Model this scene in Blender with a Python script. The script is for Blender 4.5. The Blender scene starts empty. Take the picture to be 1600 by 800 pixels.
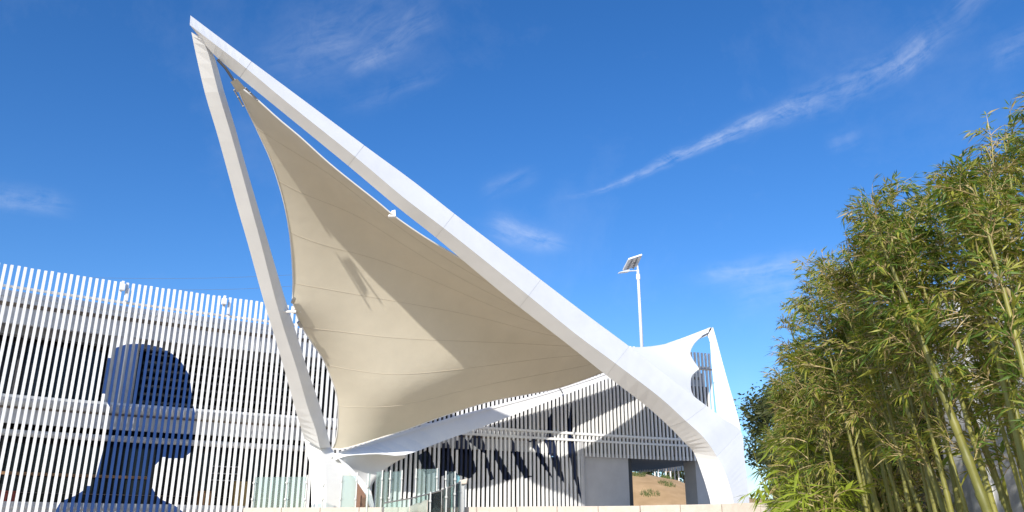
import bpy, bmesh, math, random
from mathutils import Vector, Matrix
import numpy as np

random.seed(7)
R = math.radians
scene = bpy.context.scene
C = scene.collection

# ------------------------------------------------------------------ camera
EYE = 1.6
PITCH = 18.9
FPX = 1285.0
cam_d = bpy.data.cameras.new('camera')
cam = bpy.data.objects.new('camera', cam_d)
C.objects.link(cam)
cam.location = (0, 0, EYE)
cam.rotation_euler = (R(90 + PITCH), 0, 0)
cam_d.sensor_width = 36
cam_d.lens = 36 * FPX / 1600
cam_d.clip_start = 0.1
cam_d.clip_end = 5000
scene.camera = cam

# ------------------------------------------------------------------ sun, sky, exposure
SUN_EL = 26.0
SUN_AZ = 199.0                         # azimuth clockwise from +Y (the view direction)
sd = Vector((math.sin(R(SUN_AZ)) * math.cos(R(SUN_EL)), math.cos(R(SUN_AZ)) * math.cos(R(SUN_EL)), math.sin(R(SUN_EL))))
sl = bpy.data.lights.new('sun', 'SUN')
sl.energy = 4.2
sl.angle = R(0.5)
sl.color = (1.0, 0.95, 0.87)
sun = bpy.data.objects.new('sun', sl)
C.objects.link(sun)
sun.rotation_euler = (-sd).to_track_quat('-Z', 'Y').to_euler()
sun.location = (0, -20, 60)
scene.view_settings.view_transform = 'Standard'
scene.view_settings.look = 'None'
scene.view_settings.exposure = 0.42
scene.view_settings.gamma = 1
scene.cycles.max_bounces = 8

cp, sp = math.cos(R(PITCH)), math.sin(R(PITCH))
def ray(px, py):
    a, b = (px - 800) / FPX, (400 - py) / FPX
    return Vector((a, cp - sp * b, sp + cp * b))
def P(px, py, Y):
    r = ray(px, py)
    return r * (Y / r.y) + Vector((0, 0, EYE))
def PZ(px, py, z):
    r = ray(px, py)
    return r * ((z - EYE) / r.z) + Vector((0, 0, EYE))
def proj(w):
    x, y, z = w[0], w[1], w[2] - EYE
    d = y * cp + z * sp
    u = -y * sp + z * cp
    return 800 + FPX * x / d, 400 - FPX * u / d

world = bpy.data.worlds.new('World')
scene.world = world
world.use_nodes = True
wt = world.node_tree
wt.nodes.clear()
def wn(kind, **kw):
    n = wt.nodes.new(kind)
    for k, v in kw.items(): setattr(n, k, v)
    return n
def wm(op, a, b=None, c=None):
    n = wn('ShaderNodeMath', operation=op)
    for i, v in enumerate((a, b, c)):
        if v is None: continue
        if isinstance(v, (int, float)): n.inputs[i].default_value = v
        else: wt.links.new(v, n.inputs[i])
    return n.outputs[0]
sky = wn('ShaderNodeTexSky', sky_type='NISHITA')
sky.sun_disc = False
sky.sun_elevation = R(SUN_EL)
sky.sun_rotation = R(SUN_AZ)
sky.altitude = 300
sky.air_density = 1.0
sky.dust_density = 0.6
sky.ozone_density = 4.0
hsv = wn('ShaderNodeHueSaturation')
hsv.inputs['Saturation'].default_value = 1.25
hsv.inputs['Hue'].default_value = 0.508
hsv.inputs['Value'].default_value = 1.23
wt.links.new(sky.outputs[0], hsv.inputs['Color'])
tc = wn('ShaderNodeTexCoord')
D = tc.outputs['Generated']
def wdot(v):
    n = wn('ShaderNodeVectorMath', operation='DOT_PRODUCT')
    wt.links.new(D, n.inputs[0]); n.inputs[1].default_value = v
    return n.outputs['Value']
def wnoise(vec, scale, detail=6, rough=0.6, dist=0.0):
    n = wn('ShaderNodeTexNoise')
    n.inputs['Scale'].default_value = scale
    n.inputs['Detail'].default_value = detail
    n.inputs['Roughness'].default_value = rough
    n.inputs['Distortion'].default_value = dist
    wt.links.new(vec, n.inputs['Vector'])
    return n.outputs['Fac']
wob_n = wnoise(D, 7.0, 3, 0.5)
wob = wm('SUBTRACT', wob_n, 0.5)
fine = wnoise(D, 26.0, 7, 0.65, 1.2)
fine2 = wnoise(D, 60.0, 5, 0.6, 0.6)
total = None
def wisp(p1, p2, width, strength, wobble=0.05, skew=0.0, thr=0.42):
    """a cirrus wisp lying along a great-circle arc of the sky"""
    global total
    d1, d2 = ray(*p1).normalized(), ray(*p2).normalized()
    mid = (d1 + d2).normalized()
    half = (d2 - d1).length / 2
    et = (d2 - d1).normalized()
    en = mid.cross(et).normalized()
    t = wm('DIVIDE', wdot(et), half)
    n = wm('ADD', wdot(en), wm('MULTIPLY', wob, wobble))
    wd = wm('MULTIPLY', wm('ADD', wm('MULTIPLY', t, skew), 1.0), width)
    wd = wm('MAXIMUM', wd, width * 0.15)
    q = wm('DIVIDE', n, wd)
    g = wm('POWER', 2.718, wm('MULTIPLY', wm('MULTIPLY', q, q), -1.0))
    t4 = wm('MULTIPLY', wm('MULTIPLY', t, t), wm('MULTIPLY', t, t))
    gt = wm('POWER', 2.718, wm('MULTIPLY', t4, -1.6))
    front = wm('GREATER_THAN', wdot(mid), 0.3)
    # fibres stretched along the wisp
    cx = wn('ShaderNodeCombineXYZ')
    wt.links.new(wm('MULTIPLY', wdot(et), 11.0), cx.inputs[0])
    wt.links.new(wm('MULTIPLY', n, 55.0), cx.inputs[1])
    cx.inputs[2].default_value = p1[0] * 0.013
    fib = wnoise(cx.outputs[0], 1.6, 7, 0.62, 0.5)
    tex = wm('MULTIPLY', wm('MAXIMUM', wm('SUBTRACT', wm('ADD', wm('MULTIPLY', fib, 0.6), wm('MULTIPLY', fine, 0.4)), thr - 0.04), 0.0), 2.6)
    v = wm('MULTIPLY', wm('MULTIPLY', wm('MULTIPLY', g, gt), wm('MULTIPLY', tex, strength * 0.40)), front)
    total = v if total is None else wm('ADD', total, v)
wisp((905, 305), (1275, 158), 0.0066, 1.5, 0.05, 0.45, 0.45)
wisp((1180, 205), (1500, 35), 0.016, 0.75, 0.07, 0.35, 0.47)
wisp((1385, 118), (1450, 62), 0.013, 0.62, 0.03)
wisp((1480, 25), (1580, -40), 0.014, 0.5)
wisp((760, 352), (885, 382), 0.012, 0.85, 0.02, -0.2, 0.38)
wisp((1085, 435), (1290, 408), 0.013, 0.7, 0.02, 0.3, 0.40)
wisp((1140, 468), (1270, 440), 0.018, 0.45, 0.03)
wisp((560, 95), (690, 10), 0.018, 0.45, 0.05)
wisp((470, 60), (640, -10), 0.035, 0.22, 0.1)
wisp((410, 105), (560, 40), 0.03, 0.26, 0.1)
wisp((540, 108), (600, 80), 0.010, 0.5, 0.02)
wisp((530, 170), (700, 110), 0.012, 0.22, 0.03)
wisp((755, 310), (840, 270), 0.012, 0.3, 0.03)
wisp((-60, 300), (110, 325), 0.012, 0.62, 0.02)
wisp((1545, 100), (1640, 55), 0.016, 0.42, 0.03)
wisp((1290, 225), (1345, 205), 0.009, 0.35, 0.03)
# very thin cirrus over the whole sky
thin = wm('MULTIPLY', wm('MAXIMUM', wm('SUBTRACT', wnoise(D, 4.2, 9, 0.66, 0.2), 0.52), 0.0), 0.22)
total = wm('MINIMUM', wm('ADD', total, thin), 0.85)
cm = wn('ShaderNodeMix', data_type='RGBA')
wt.links.new(total, cm.inputs['Factor'])
wt.links.new(hsv.outputs['Color'], cm.inputs[6])
cm.inputs[7].default_value = (7.2, 7.5, 8.0, 1)
bg = wn('ShaderNodeBackground')
bg.inputs['Strength'].default_value = 0.11
wt.links.new(cm.outputs[2], bg.inputs['Color'])
wo = wn('ShaderNodeOutputWorld')
wt.links.new(bg.outputs[0], wo.inputs['Surface'])

# ------------------------------------------------------------------ helpers
def tag(o, label=None, cat=None, group=None, kind=None):
    if label: o['label'] = label
    if cat: o['category'] = cat
    if group: o['group'] = group
    if kind: o['kind'] = kind
    return o
def empty(name, loc=(0, 0, 0), rz=0.0):
    o = bpy.data.objects.new(name, None)
    C.objects.link(o)
    o.location = loc
    o.rotation_euler = (0, 0, rz)
    o.empty_display_size = 0.3
    return o
class MB:
    def __init__(s):
        s.v, s.f, s.m = [], [], []
    def quad(s, a, b, c, d, m=0):
        n = len(s.v); s.v += [tuple(a), tuple(b), tuple(c), tuple(d)]; s.f.append((n, n + 1, n + 2, n + 3)); s.m.append(m)
    def poly(s, pts, m=0):
        n = len(s.v); s.v += [tuple(p) for p in pts]; s.f.append(tuple(range(n, n + len(pts)))); s.m.append(m)
    def hexa(s, a, b, m=0):
        """solid between two quads a and b (4 points each)"""
        n = len(s.v); s.v += [tuple(p) for p in a] + [tuple(p) for p in b]
        for q in ((3, 2, 1, 0), (4, 5, 6, 7)) + tuple((i, (i + 1) % 4, (i + 1) % 4 + 4, i + 4) for i in range(4)):
            s.f.append(tuple(n + k for k in q)); s.m.append(m)
    def box(s, x0, x1, y0, y1, z0, z1, m=0):
        s.hexa([(x0, y0, z0), (x1, y0, z0), (x1, y1, z0), (x0, y1, z0)], [(x0, y0, z1), (x1, y0, z1), (x1, y1, z1), (x0, y1, z1)], m)
    def loft(s, secs, m=0, cap=True):
        """closed solid through a list of rings with equal point counts"""
        n0 = len(s.v); k = len(secs[0])
        for r in secs: s.v += [tuple(p) for p in r]
        for i in range(len(secs) - 1):
            for j in range(k):
                a, b = n0 + i * k + j, n0 + i * k + (j + 1) % k
                s.f.append((a, b, b + k, a + k)); s.m.append(m)
        if cap:
            s.f.append(tuple(n0 + j for j in reversed(range(k)))); s.m.append(m)
            e = n0 + (len(secs) - 1) * k
            s.f.append(tuple(e + j for j in range(k))); s.m.append(m)
    def tube(s, pts, r, n=8, m=0):
        pts = [Vector(p) for p in pts]
        rs = r if isinstance(r, (list, tuple)) else [r] * len(pts)
        secs = []
        up = Vector((0.13, 0.21, 1)).normalized()
        for i, p in enumerate(pts):
            d = (pts[min(i + 1, len(pts) - 1)] - pts[max(i - 1, 0)]).normalized()
            if abs(d.dot(up)) > 0.96: u = d.cross(Vector((1, 0.1, 0))).normalized()
            else: u = d.cross(up).normalized()
            w = d.cross(u)
            secs.append([p + (u * math.cos(2 * math.pi * k / n) + w * math.sin(2 * math.pi * k / n)) * rs[i] for k in range(n)])
        s.loft(secs, m)
    def mesh(s, name, mats, smooth=False):
        me = bpy.data.meshes.new(name)
        me.from_pydata(s.v, [], s.f)
        for mt in (mats if isinstance(mats, (list, tuple)) else [mats]): me.materials.append(mt)
        if any(s.m): me.polygons.foreach_set('material_index', s.m)
        bm = bmesh.new(); bm.from_mesh(me)
        bmesh.ops.remove_doubles(bm, verts=bm.verts, dist=1e-5)
        bmesh.ops.recalc_face_normals(bm, faces=bm.faces)
        bm.to_mesh(me); bm.free()
        if smooth: me.polygons.foreach_set('use_smooth', [True] * len(me.polygons))
        me.update()
        return me
    def build(s, name, mats, parent=None, smooth=False, bevel=0.0):
        o = bpy.data.objects.new(name, s.mesh(name, mats, smooth))
        C.objects.link(o)
        if parent is not None: attach(o, parent)
        if bevel:
            b = o.modifiers.new('bevel', 'BEVEL'); b.width = bevel; b.segments = 2; b.limit_method = 'ANGLE'; b.angle_limit = R(35)
        return o
def attach(o, parent):
    """parent keeping the world coordinates the mesh was written in"""
    o.parent = parent
    bpy_m = parent.matrix_basis.copy()
    p = parent
    m = Matrix.Identity(4)
    while p is not None:
        m = p.matrix_parent_inverse @ p.matrix_basis @ m if p.parent else p.matrix_basis @ m
        p = p.parent
    o.matrix_parent_inverse = m.inverted()
def link_copy(src, parent):
    c = src.copy(); C.objects.link(c); c.parent = parent
    return c
def lerp(a, b, t): return a + (b - a) * t
def interp(xs, ys, x):
    if x <= xs[0]: return ys[0]
    for i in range(len(xs) - 1):
        if x <= xs[i + 1]:
            return lerp(ys[i], ys[i + 1], (x - xs[i]) / (xs[i + 1] - xs[i]))
    return ys[-1]
def catmull(pts, n):
    """smooth resampling of a list of vectors, n steps per span"""
    pts = [Vector(p) for p in pts]; out = []
    for i in range(len(pts) - 1):
        p0, p1, p2, p3 = pts[max(i - 1, 0)], pts[i], pts[i + 1], pts[min(i + 2, len(pts) - 1)]
        for k in range(n):
            t = k / n
            out.append(0.5 * ((2 * p1) + (p2 - p0) * t + (2 * p0 - 5 * p1 + 4 * p2 - p3) * t * t + (3 * p1 - p0 - 3 * p2 + p3) * t ** 3))
    out.append(pts[-1])
    return out
def resample(pts, n):
    pts = [Vector(p) for p in pts]
    L = [0.0]
    for a, b in zip(pts, pts[1:]): L.append(L[-1] + (b - a).length)
    out = []
    for k in range(n + 1):
        s = L[-1] * k / n
        i = max(j for j in range(len(L)) if L[j] <= s + 1e-9)
        if i >= len(pts) - 1: out.append(pts[-1]); continue
        out.append(pts[i].lerp(pts[i + 1], (s - L[i]) / max(1e-9, L[i + 1] - L[i])))
    return out

# ------------------------------------------------------------------ materials
def mat(name, col, rough=0.6, noise=0.0, nscale=4.0, bump=0.0, bscale=30.0, metal=0.0, spec=0.5, col2=None, stretch=None, transl=None, detail=6, rnd=0.0):
    m = bpy.data.materials.new(name); m.use_nodes = True
    nt = m.node_tree; b = nt.nodes['Principled BSDF']
    b.inputs['Base Color'].default_value = (*col, 1)
    b.inputs['Roughness'].default_value = rough
    b.inputs['Metallic'].default_value = metal
    b.inputs['Specular IOR Level'].default_value = spec
    t = nt.nodes.new('ShaderNodeTexCoord')
    vec = t.outputs['Object']
    if stretch:
        mp = nt.nodes.new('ShaderNodeMapping'); mp.inputs['Scale'].default_value = stretch
        nt.links.new(vec, mp.inputs['Vector']); vec = mp.outputs['Vector']
    cout = None
    if noise or col2:
        n = nt.nodes.new('ShaderNodeTexNoise'); n.inputs['Scale'].default_value = nscale; n.inputs['Detail'].default_value = detail; n.inputs['Roughness'].default_value = 0.62
        nt.links.new(vec, n.inputs['Vector'])
        rp = nt.nodes.new('ShaderNodeValToRGB')
        c2 = col2 or tuple(max(0, c * (1 - noise)) for c in col)
        rp.color_ramp.elements[0].position = 0.32; rp.color_ramp.elements[1].position = 0.68
        rp.color_ramp.elements[0].color = (*c2, 1); rp.color_ramp.elements[1].color = (*col, 1)
        nt.links.new(n.outputs['Fac'], rp.inputs['Fac'])
        cout = rp.outputs['Color']
        if rnd:
            oi = nt.nodes.new('ShaderNodeObjectInfo')
            h = nt.nodes.new('ShaderNodeHueSaturation')
            ma = nt.nodes.new('ShaderNodeMath'); ma.operation = 'MULTIPLY_ADD'
            nt.links.new(oi.outputs['Random'], ma.inputs[0]); ma.inputs[1].default_value = rnd; ma.inputs[2].default_value = 1 - rnd / 2
            nt.links.new(ma.outputs[0], h.inputs['Value']); nt.links.new(cout, h.inputs['Color'])
            cout = h.outputs['Color']
        nt.links.new(cout, b.inputs['Base Color'])
    if bump:
        n2 = nt.nodes.new('ShaderNodeTexNoise'); n2.inputs['Scale'].default_value = bscale; n2.inputs['Detail'].default_value = 5
        nt.links.new(vec, n2.inputs['Vector'])
        bp = nt.nodes.new('ShaderNodeBump'); bp.inputs['Strength'].default_value = bump; bp.inputs['Distance'].default_value = 0.02
        nt.links.new(n2.outputs['Fac'], bp.inputs['Height']); nt.links.new(bp.outputs['Normal'], b.inputs['Normal'])
    if transl:
        tr = nt.nodes.new('ShaderNodeBsdfTranslucent'); tr.inputs['Color'].default_value = (*transl[1], 1)
        mx = nt.nodes.new('ShaderNodeMixShader'); mx.inputs[0].default_value = transl[0]
        out = nt.nodes['Material Output']
        nt.links.new(b.outputs[0], mx.inputs[1]); nt.links.new(tr.outputs[0], mx.inputs[2]); nt.links.new(mx.outputs[0], out.inputs['Surface'])
    return m
def glass_mat(name, tint, gloss_col=(0.9, 1, 1), alpha=0.75):
    m = bpy.data.materials.new(name); m.use_nodes = True
    nt = m.node_tree; nt.nodes.clear()
    tr = nt.nodes.new('ShaderNodeBsdfTransparent'); tr.inputs[0].default_value = (*tint, 1)
    gl = nt.nodes.new('ShaderNodeBsdfGlossy'); gl.inputs['Roughness'].default_value = 0.02; gl.inputs[0].default_value = (*gloss_col, 1)
    df = nt.nodes.new('ShaderNodeBsdfDiffuse'); df.inputs[0].default_value = (0.42, 0.50, 0.50, 1)
    fr = nt.nodes.new('ShaderNodeFresnel'); fr.inputs[0].default_value = 1.5
    m1 = nt.nodes.new('ShaderNodeMixShader'); m1.inputs[0].default_value = 1 - alpha
    m2 = nt.nodes.new('ShaderNodeMixShader')
    nt.links.new(tr.outputs[0], m1.inputs[1]); nt.links.new(df.outputs[0], m1.inputs[2])
    nt.links.new(fr.outputs[0], m2.inputs[0]); nt.links.new(m1.outputs[0], m2.inputs[1]); nt.links.new(gl.outputs[0], m2.inputs[2])
    o = nt.nodes.new('ShaderNodeOutputMaterial'); nt.links.new(m2.outputs[0], o.inputs[0])
    return m
M = {}
M['steel'] = mat('white_steel', (0.80, 0.795, 0.78), 0.38, 0.07, 0.9, 0.14, 1.1)
M['core'] = mat('joint_core', (0.6, 0.6, 0.6), 0.7)
M['slat'] = mat('white_slat', (0.80, 0.80, 0.79), 0.45, 0.06, 1.5, stretch=(1, 1, 0.15), rnd=0.08)
M['blue_shaded'] = mat('blue_slat_paint_shaded', (0.004, 0.012, 0.05), 0.55, 0.1, 2.0)  # darkened copy of the blue paint, shade on the right wall put into colour
M['blue'] = mat('blue_slat_paint', (0.010, 0.045, 0.17), 0.5, 0.1, 2.0)
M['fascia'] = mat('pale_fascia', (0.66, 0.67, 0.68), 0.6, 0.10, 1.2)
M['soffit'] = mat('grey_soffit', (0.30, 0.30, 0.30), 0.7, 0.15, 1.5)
M['strip2'] = mat('louvre_grey', (0.10, 0.10, 0.105), 0.7)
M['strip'] = mat('brown_strip', (0.18, 0.14, 0.11), 0.7)
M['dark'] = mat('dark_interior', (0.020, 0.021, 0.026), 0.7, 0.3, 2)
M['dglass'] = mat('dark_glazing', (0.008, 0.009, 0.012), 0.08, spec=0.35)
M['metal_dark'] = mat('dark_metal', (0.05, 0.05, 0.055), 0.45)
M['wire'] = mat('wire_grey', (0.12, 0.13, 0.15), 0.6)
M['metal'] = mat('brushed_metal', (0.42, 0.42, 0.41), 0.35, metal=0.9)
M['wood'] = mat('warm_wood', (0.36, 0.20, 0.09), 0.55, 0.35, 3, stretch=(0.5, 0.5, 6))
M['corten'] = mat('brown_board', (0.17, 0.085, 0.05), 0.6, 0.2, 5)
M['greywall'] = mat('grey_render', (0.52, 0.52, 0.53), 0.75, 0.12, 1.4, 0.05, 20)
M['stone'] = mat('cream_stone', (0.60, 0.525, 0.43), 0.8, 0.18, 5, 0.25, 25)
M['concrete'] = mat('grey_concrete', (0.68, 0.68, 0.67), 0.85, 0.30, 1.6, 0.2, 18, col2=(0.34, 0.34, 0.35))
M['soil'] = mat('bare_soil', (0.56, 0.36, 0.18), 0.95, 0.3, 0.5, 0.5, 6, col2=(0.40, 0.25, 0.11))
M['ground'] = mat('paved_ground', (0.55, 0.455, 0.34), 0.9, 0.25, 0.6, 0.2, 20)
M['grass'] = mat('hill_grass', (0.10, 0.14, 0.03), 0.8, 0.4, 3)
M['glass'] = glass_mat('balustrade_glass', (0.84, 0.91, 0.90), alpha=0.92)
M['panel'] = mat('solar_cell', (0.02, 0.03, 0.07), 0.15)
M['lampw'] = mat('lamp_white', (0.75, 0.75, 0.74), 0.45)
M['sail'] = mat('sail_shaded_side', (0.69, 0.63, 0.505), 0.62, 0.08, 0.7, 0.5, 2.2, spec=0.25)  # underside of the white fabric, warm bounce and shade put into its tan
M['sail_top'] = mat('sail_upper_side', (0.80, 0.79, 0.76), 0.6, 0.05, 0.5, spec=0.25)
M['seam'] = mat('sail_seam', (0.56, 0.50, 0.40), 0.7)
M['rope'] = mat('edge_cable', (0.78, 0.76, 0.72), 0.5)
def leafmat(name, col, col2, tl):
    m = mat(name, col, 0.48, nscale=2.6, col2=col2, transl=(0.30, tl), spec=0.4, detail=3)
    return m
M['leaf_a'] = leafmat('bamboo_leaf_green', (0.125, 0.20, 0.028), (0.045, 0.09, 0.015), (0.34, 0.46, 0.03))
M['leaf_b'] = leafmat('bamboo_leaf_olive', (0.35, 0.34, 0.055), (0.16, 0.185, 0.03), (0.56, 0.55, 0.05))
M['leaf_c'] = leafmat('bamboo_leaf_straw', (0.50, 0.40, 0.19), (0.30, 0.235, 0.09), (0.4, 0.32, 0.12))
M['leaf_d'] = leafmat('shrub_leaf_lime', (0.34, 0.40, 0.04), (0.18, 0.25, 0.025), (0.42, 0.46, 0.04))
M['leaf_e'] = leafmat('tree_leaf_dark', (0.09, 0.105, 0.03), (0.045, 0.055, 0.018), (0.08, 0.13, 0.02))
M['culm'] = mat('bamboo_culm', (0.26, 0.24, 0.045), 0.5, nscale=3.0, col2=(0.13, 0.135, 0.025), rnd=0.35)
M['twig'] = mat('bamboo_twig', (0.44, 0.33, 0.15), 0.6, 0.25, 8)
M['bark'] = mat('tree_bark', (0.10, 0.075, 0.05), 0.9, 0.3, 8)
M['yellow'] = mat('ochre_cabinet', (0.42, 0.30, 0.12), 0.6)
M['red'] = mat('red_box', (0.30, 0.06, 0.04), 0.6)
M['fabric_w'] = mat('tent_fabric', (0.75, 0.74, 0.72), 0.7, 0.1, 2)
M['farwall'] = mat('pale_far_wall', (0.66, 0.70, 0.74), 0.8, 0.1, 0.6)

TZ = EYE + 1.08                     # terrace level

# ------------------------------------------------------------------ ground, terrace
def structure(o): return tag(o, kind='structure')
g = MB()
N = 40
def gz(x, y):
    return 0.0
g.quad((-900, -900, 0), (900, -900, 0), (900, 1500, 0), (-900, 1500, 0))
structure(g.build('ground', M['ground']))
ledge_px = [(380, 793.2), (600, 792.6), (800, 791.6), (1000, 790), (1120, 787.5), (1205, 784.5)]
ledge = [PZ(x, y, TZ) for x, y in ledge_px]
dxl = (ledge[-1] - ledge[-2]).normalized()
top_in = [(p.x, p.y) for p in ledge]
te = MB()
back = [(-10.3, 60), (60, 60)]
# the terrace body, set back under a row of coping stones
poly = [(p.x, p.y + 0.35) for p in ledge] + [(9.3, 29.5), (30, 45), (30, 60), (-10.2, 60)]
nt_ = len(poly)
te.poly([(x, y, TZ - 0.03) for x, y in poly])
for i in range(nt_):
    a, b = poly[i], poly[(i + 1) % nt_]
    te.quad((a[0], a[1], -0.1), (b[0], b[1], -0.1), (b[0], b[1], TZ - 0.03), (a[0], a[1], TZ - 0.03))
terrace = structure(te.build('terrace', M['stone']))
# coping stones along the terrace edge, each a piece of its own
L = [0.0]
for a, b in zip(ledge, ledge[1:]): L.append(L[-1] + (b - a).length)
def on_ledge(s):
    for i in range(len(L) - 1):
        if s <= L[i + 1] or i == len(L) - 2:
            t = (s - L[i]) / (L[i + 1] - L[i]); return ledge[i].lerp(ledge[i + 1], t)
s = 0.0; k = 0
rs = random.Random(3)
while s < L[-1] - 0.05:
    ln = min(1.5, L[-1] - s)
    a, b = on_ledge(s + 0.006), on_ledge(s + ln - 0.006)
    dd = (b - a).normalized(); nn = Vector((-dd.y, dd.x, 0))
    dz = rs.uniform(-0.006, 0.006)
    st = MB()
    lo = [a + Vector((0, 0, -0.42)), b + Vector((0, 0, -0.42)), b + nn * 0.55 + Vector((0, 0, -0.42)), a + nn * 0.55 + Vector((0, 0, -0.42))]
    hi = [p + Vector((0, 0, 0.42 + dz)) for p in lo]
    st.hexa(lo, hi)
    st.build('coping_stone', M['stone'], terrace, bevel=0.02)
    s += ln
# rough broken end of the edge
st = MB()
e0 = ledge[-1]
for i in range(5):
    a = e0 + dxl * (0.05 + i * 0.16)
    h = TZ - 0.02 - i * 0.055 + rs.uniform(-0.03, 0.02)
    st.hexa([a + Vector((0, 0, -1.2)), a + Vector((0.3, -0.15, -1.2)), a + Vector((0.38, 0.4, -1.2)), a + Vector((0, 0.5, -1.2))],
            [Vector((a.x, a.y, h)), Vector((a.x + 0.26, a.y - 0.1, h - 0.05)), Vector((a.x + 0.33, a.y + 0.35, h - 0.03)), Vector((a.x, a.y + 0.45, h))])
st.build('broken_stone', M['stone'], terrace, bevel=0.03)

# ------------------------------------------------------------------ facade plan
fac = [(-26.5, 26.9), (-22.074, 30.479), (-20.675, 31.512), (-18.792, 32.872), (-16.715, 34.246), (-12.253, 37.0), (-8.770, 38.950), (-3.340, 41.769), (6.860, 46.776), (11.95, 48.735)]
fac = [Vector((x, y, 0)) for x, y in fac]
fac = catmull(fac, 6)
FL = [0.0]
for a, b in zip(fac, fac[1:]): FL.append(FL[-1] + (b - a).length)
def F(s, off=0.0, z=0.0):
    """a point of the facade: s along it, off behind it, z up"""
    s_ = min(max(s, 0), FL[-1])
    i = max(j for j in range(len(FL) - 1) if FL[j] <= s_ + 1e-9)
    t = (fac[i + 1] - fac[i]).normalized()
    p = fac[i] + t * (s - FL[i])
    n = Vector((-t.y, t.x, 0))
    return p + n * off + Vector((0, 0, z))
def s_at(px, py, off=0.0):
    r = ray(px, py); best = (9e9, 0)
    for k in range(0, int(FL[-1] * 20)):
        q = F(k / 20, off)
        e = abs(q.x * r.y - q.y * r.x) / math.hypot(r.x, r.y)
        if e < best[0]: best = (e, k / 20)
    return best[1]
def sz_at(px, py, off=0.0):
    s = s_at(px, py, off)
    q = F(s, off); r = ray(px, py)
    return s, EYE + r.z * q.y / r.y
Z_TOP = EYE + 10.49
Z_PAR, Z_PARB, Z_FAS = EYE + 9.68, EYE + 9.18, EYE + 8.35
Z_MID, Z_MIDB = EYE + 5.48, EYE + 4.35
Z_PIPE = EYE + 3.98
Z_BASE = EYE + 1.32
S_END = FL[-1]

bld = empty('museum_building', (0, 44, TZ))
tag(bld, 'long white museum building screened by vertical slats with a dark blue painted head', 'building')

# painted figures on the slats, as outlines on the facade (s, z)
head_px = [(86, 800), (94, 784), (118.5, 773.7), (137.7, 761.4), (148, 751), (154, 737), (162, 702), (169, 670), (172.7, 653), (172.7, 639), (165.7, 625), (162, 611), (164, 593.5), (169, 565.5), (178, 544.5), (195.5, 538.5), (210, 537), (227, 537.5), (251.5, 542.7), (269, 553), (283, 565.5), (293.4, 583), (298.7, 604), (300.4, 625), (305.7, 646), (305.7, 667), (304, 688), (298.7, 705.4), (286.4, 716), (262, 716), (255, 712.4), (246, 723), (235.7, 733.4), (235.2, 751), (239, 765), (248, 779), (276, 791), (286, 800), (286, 812), (60, 812)]
spikes_px = [
    [(653, 712), (669, 702), (676, 716), (682, 738), (664, 742)], [(686, 745), (688, 694), (701, 690), (708, 722), (712, 738)],
    [(714, 690), (720, 676), (734, 694), (745, 736), (734, 748), (716, 742)], [(733, 690), (744, 672), (756, 690), (762, 712)],
    [(758, 715), (758, 702), (772, 748), (766, 752)], [(771, 712), (773, 697), (800, 748), (790, 752)], [(798, 700), (799, 683), (830, 745), (820, 748)],
    [(806, 720), (808, 701), (818, 722), (812, 740)], [(829, 690), (832, 676), (866, 752), (846, 724)], [(852, 690), (860, 640), (866, 690), (884, 758), (870, 740)],
    [(886, 690), (891, 630), (897, 690), (909, 786), (898, 752)]]
head = [sz_at(*p) for p in head_px]
spikes = [[sz_at(*p) for p in q] for q in spikes_px]
def crossings(poly, s):
    out = []
    n = len(poly)
    for i in range(n):
        (s0, z0), (s1, z1) = poly[i], poly[(i + 1) % n]
        if (s0 <= s < s1) or (s1 <= s < s0):
            out.append(lerp(z0, z1, (s - s0) / (s1 - s0)))
    return sorted(out)
def blue_spans(s0, s1, z0, z1):
    res = []
    for poly in [head] + spikes:
        a, b = crossings(poly, s0), crossings(poly, s1)
        if len(a) != len(b):
            m_ = crossings(poly, (s0 + s1) / 2)
            a = b = m_
        for i in range(0, len(a) - 1, 2): res.append((a[i], b[i], a[i + 1], b[i + 1]))
    res.sort(key=lambda q: q[0] + q[1])
    out = []
    for q in res:
        q = tuple(min(max(v, z0), z1) for v in q)
        if q[2] - q[0] + q[3] - q[1] < 0.02: continue
        if out and (q[0] + q[1]) < (out[-1][2] + out[-1][3]): 
            continue
        out.append(q)
    return out
SP, SW, SDP = 0.243, 0.106, 0.10
s_door = s_at(906, 715)
s_l0 = s_at(-70, 500)
s_shaded = s_at(500, 700)
n_sl = int((S_END - s_l0) / SP)
for i in range(n_sl + 1):
    sc = S_END - i * SP - 0.1 + random.uniform(-.007, .007)
    z0 = EYE + 4.14 if sc > s_door else EYE + 0.55
    if sc > s_door - 0.0: z0 = EYE + 4.14
    s0, s1 = sc - SW / 2, sc + SW / 2
    spans = blue_spans(s0, s1, z0, Z_TOP)
    mb = MB()
    levels = [(z0, z0)]; mats_ = []
    for q in spans:
        if (q[0], q[1]) != levels[-1]:
            levels.append((q[0], q[1])); mats_.append(0)
        levels.append((q[2], q[3])); mats_.append(1)
    zt_ = Z_TOP + random.uniform(-.014, .014)
    levels.append((zt_, zt_)); mats_.append(0)
    secs = []
    for (la, lb) in levels:
        secs.append([F(s0, 0, la), F(s1, 0, lb), F(s1, SDP, lb), F(s0, SDP, la)])
    for k_ in range(len(secs) - 1):
        mb.loft([secs[k_], secs[k_ + 1]], mats_[k_], cap=False)
    mb.poly(secs[0]); mb.poly(secs[-1])
    sl_ = mb.build('slat', [M['slat'], M['blue'] if sc < s_shaded else M['blue_shaded']], bld)

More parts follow.
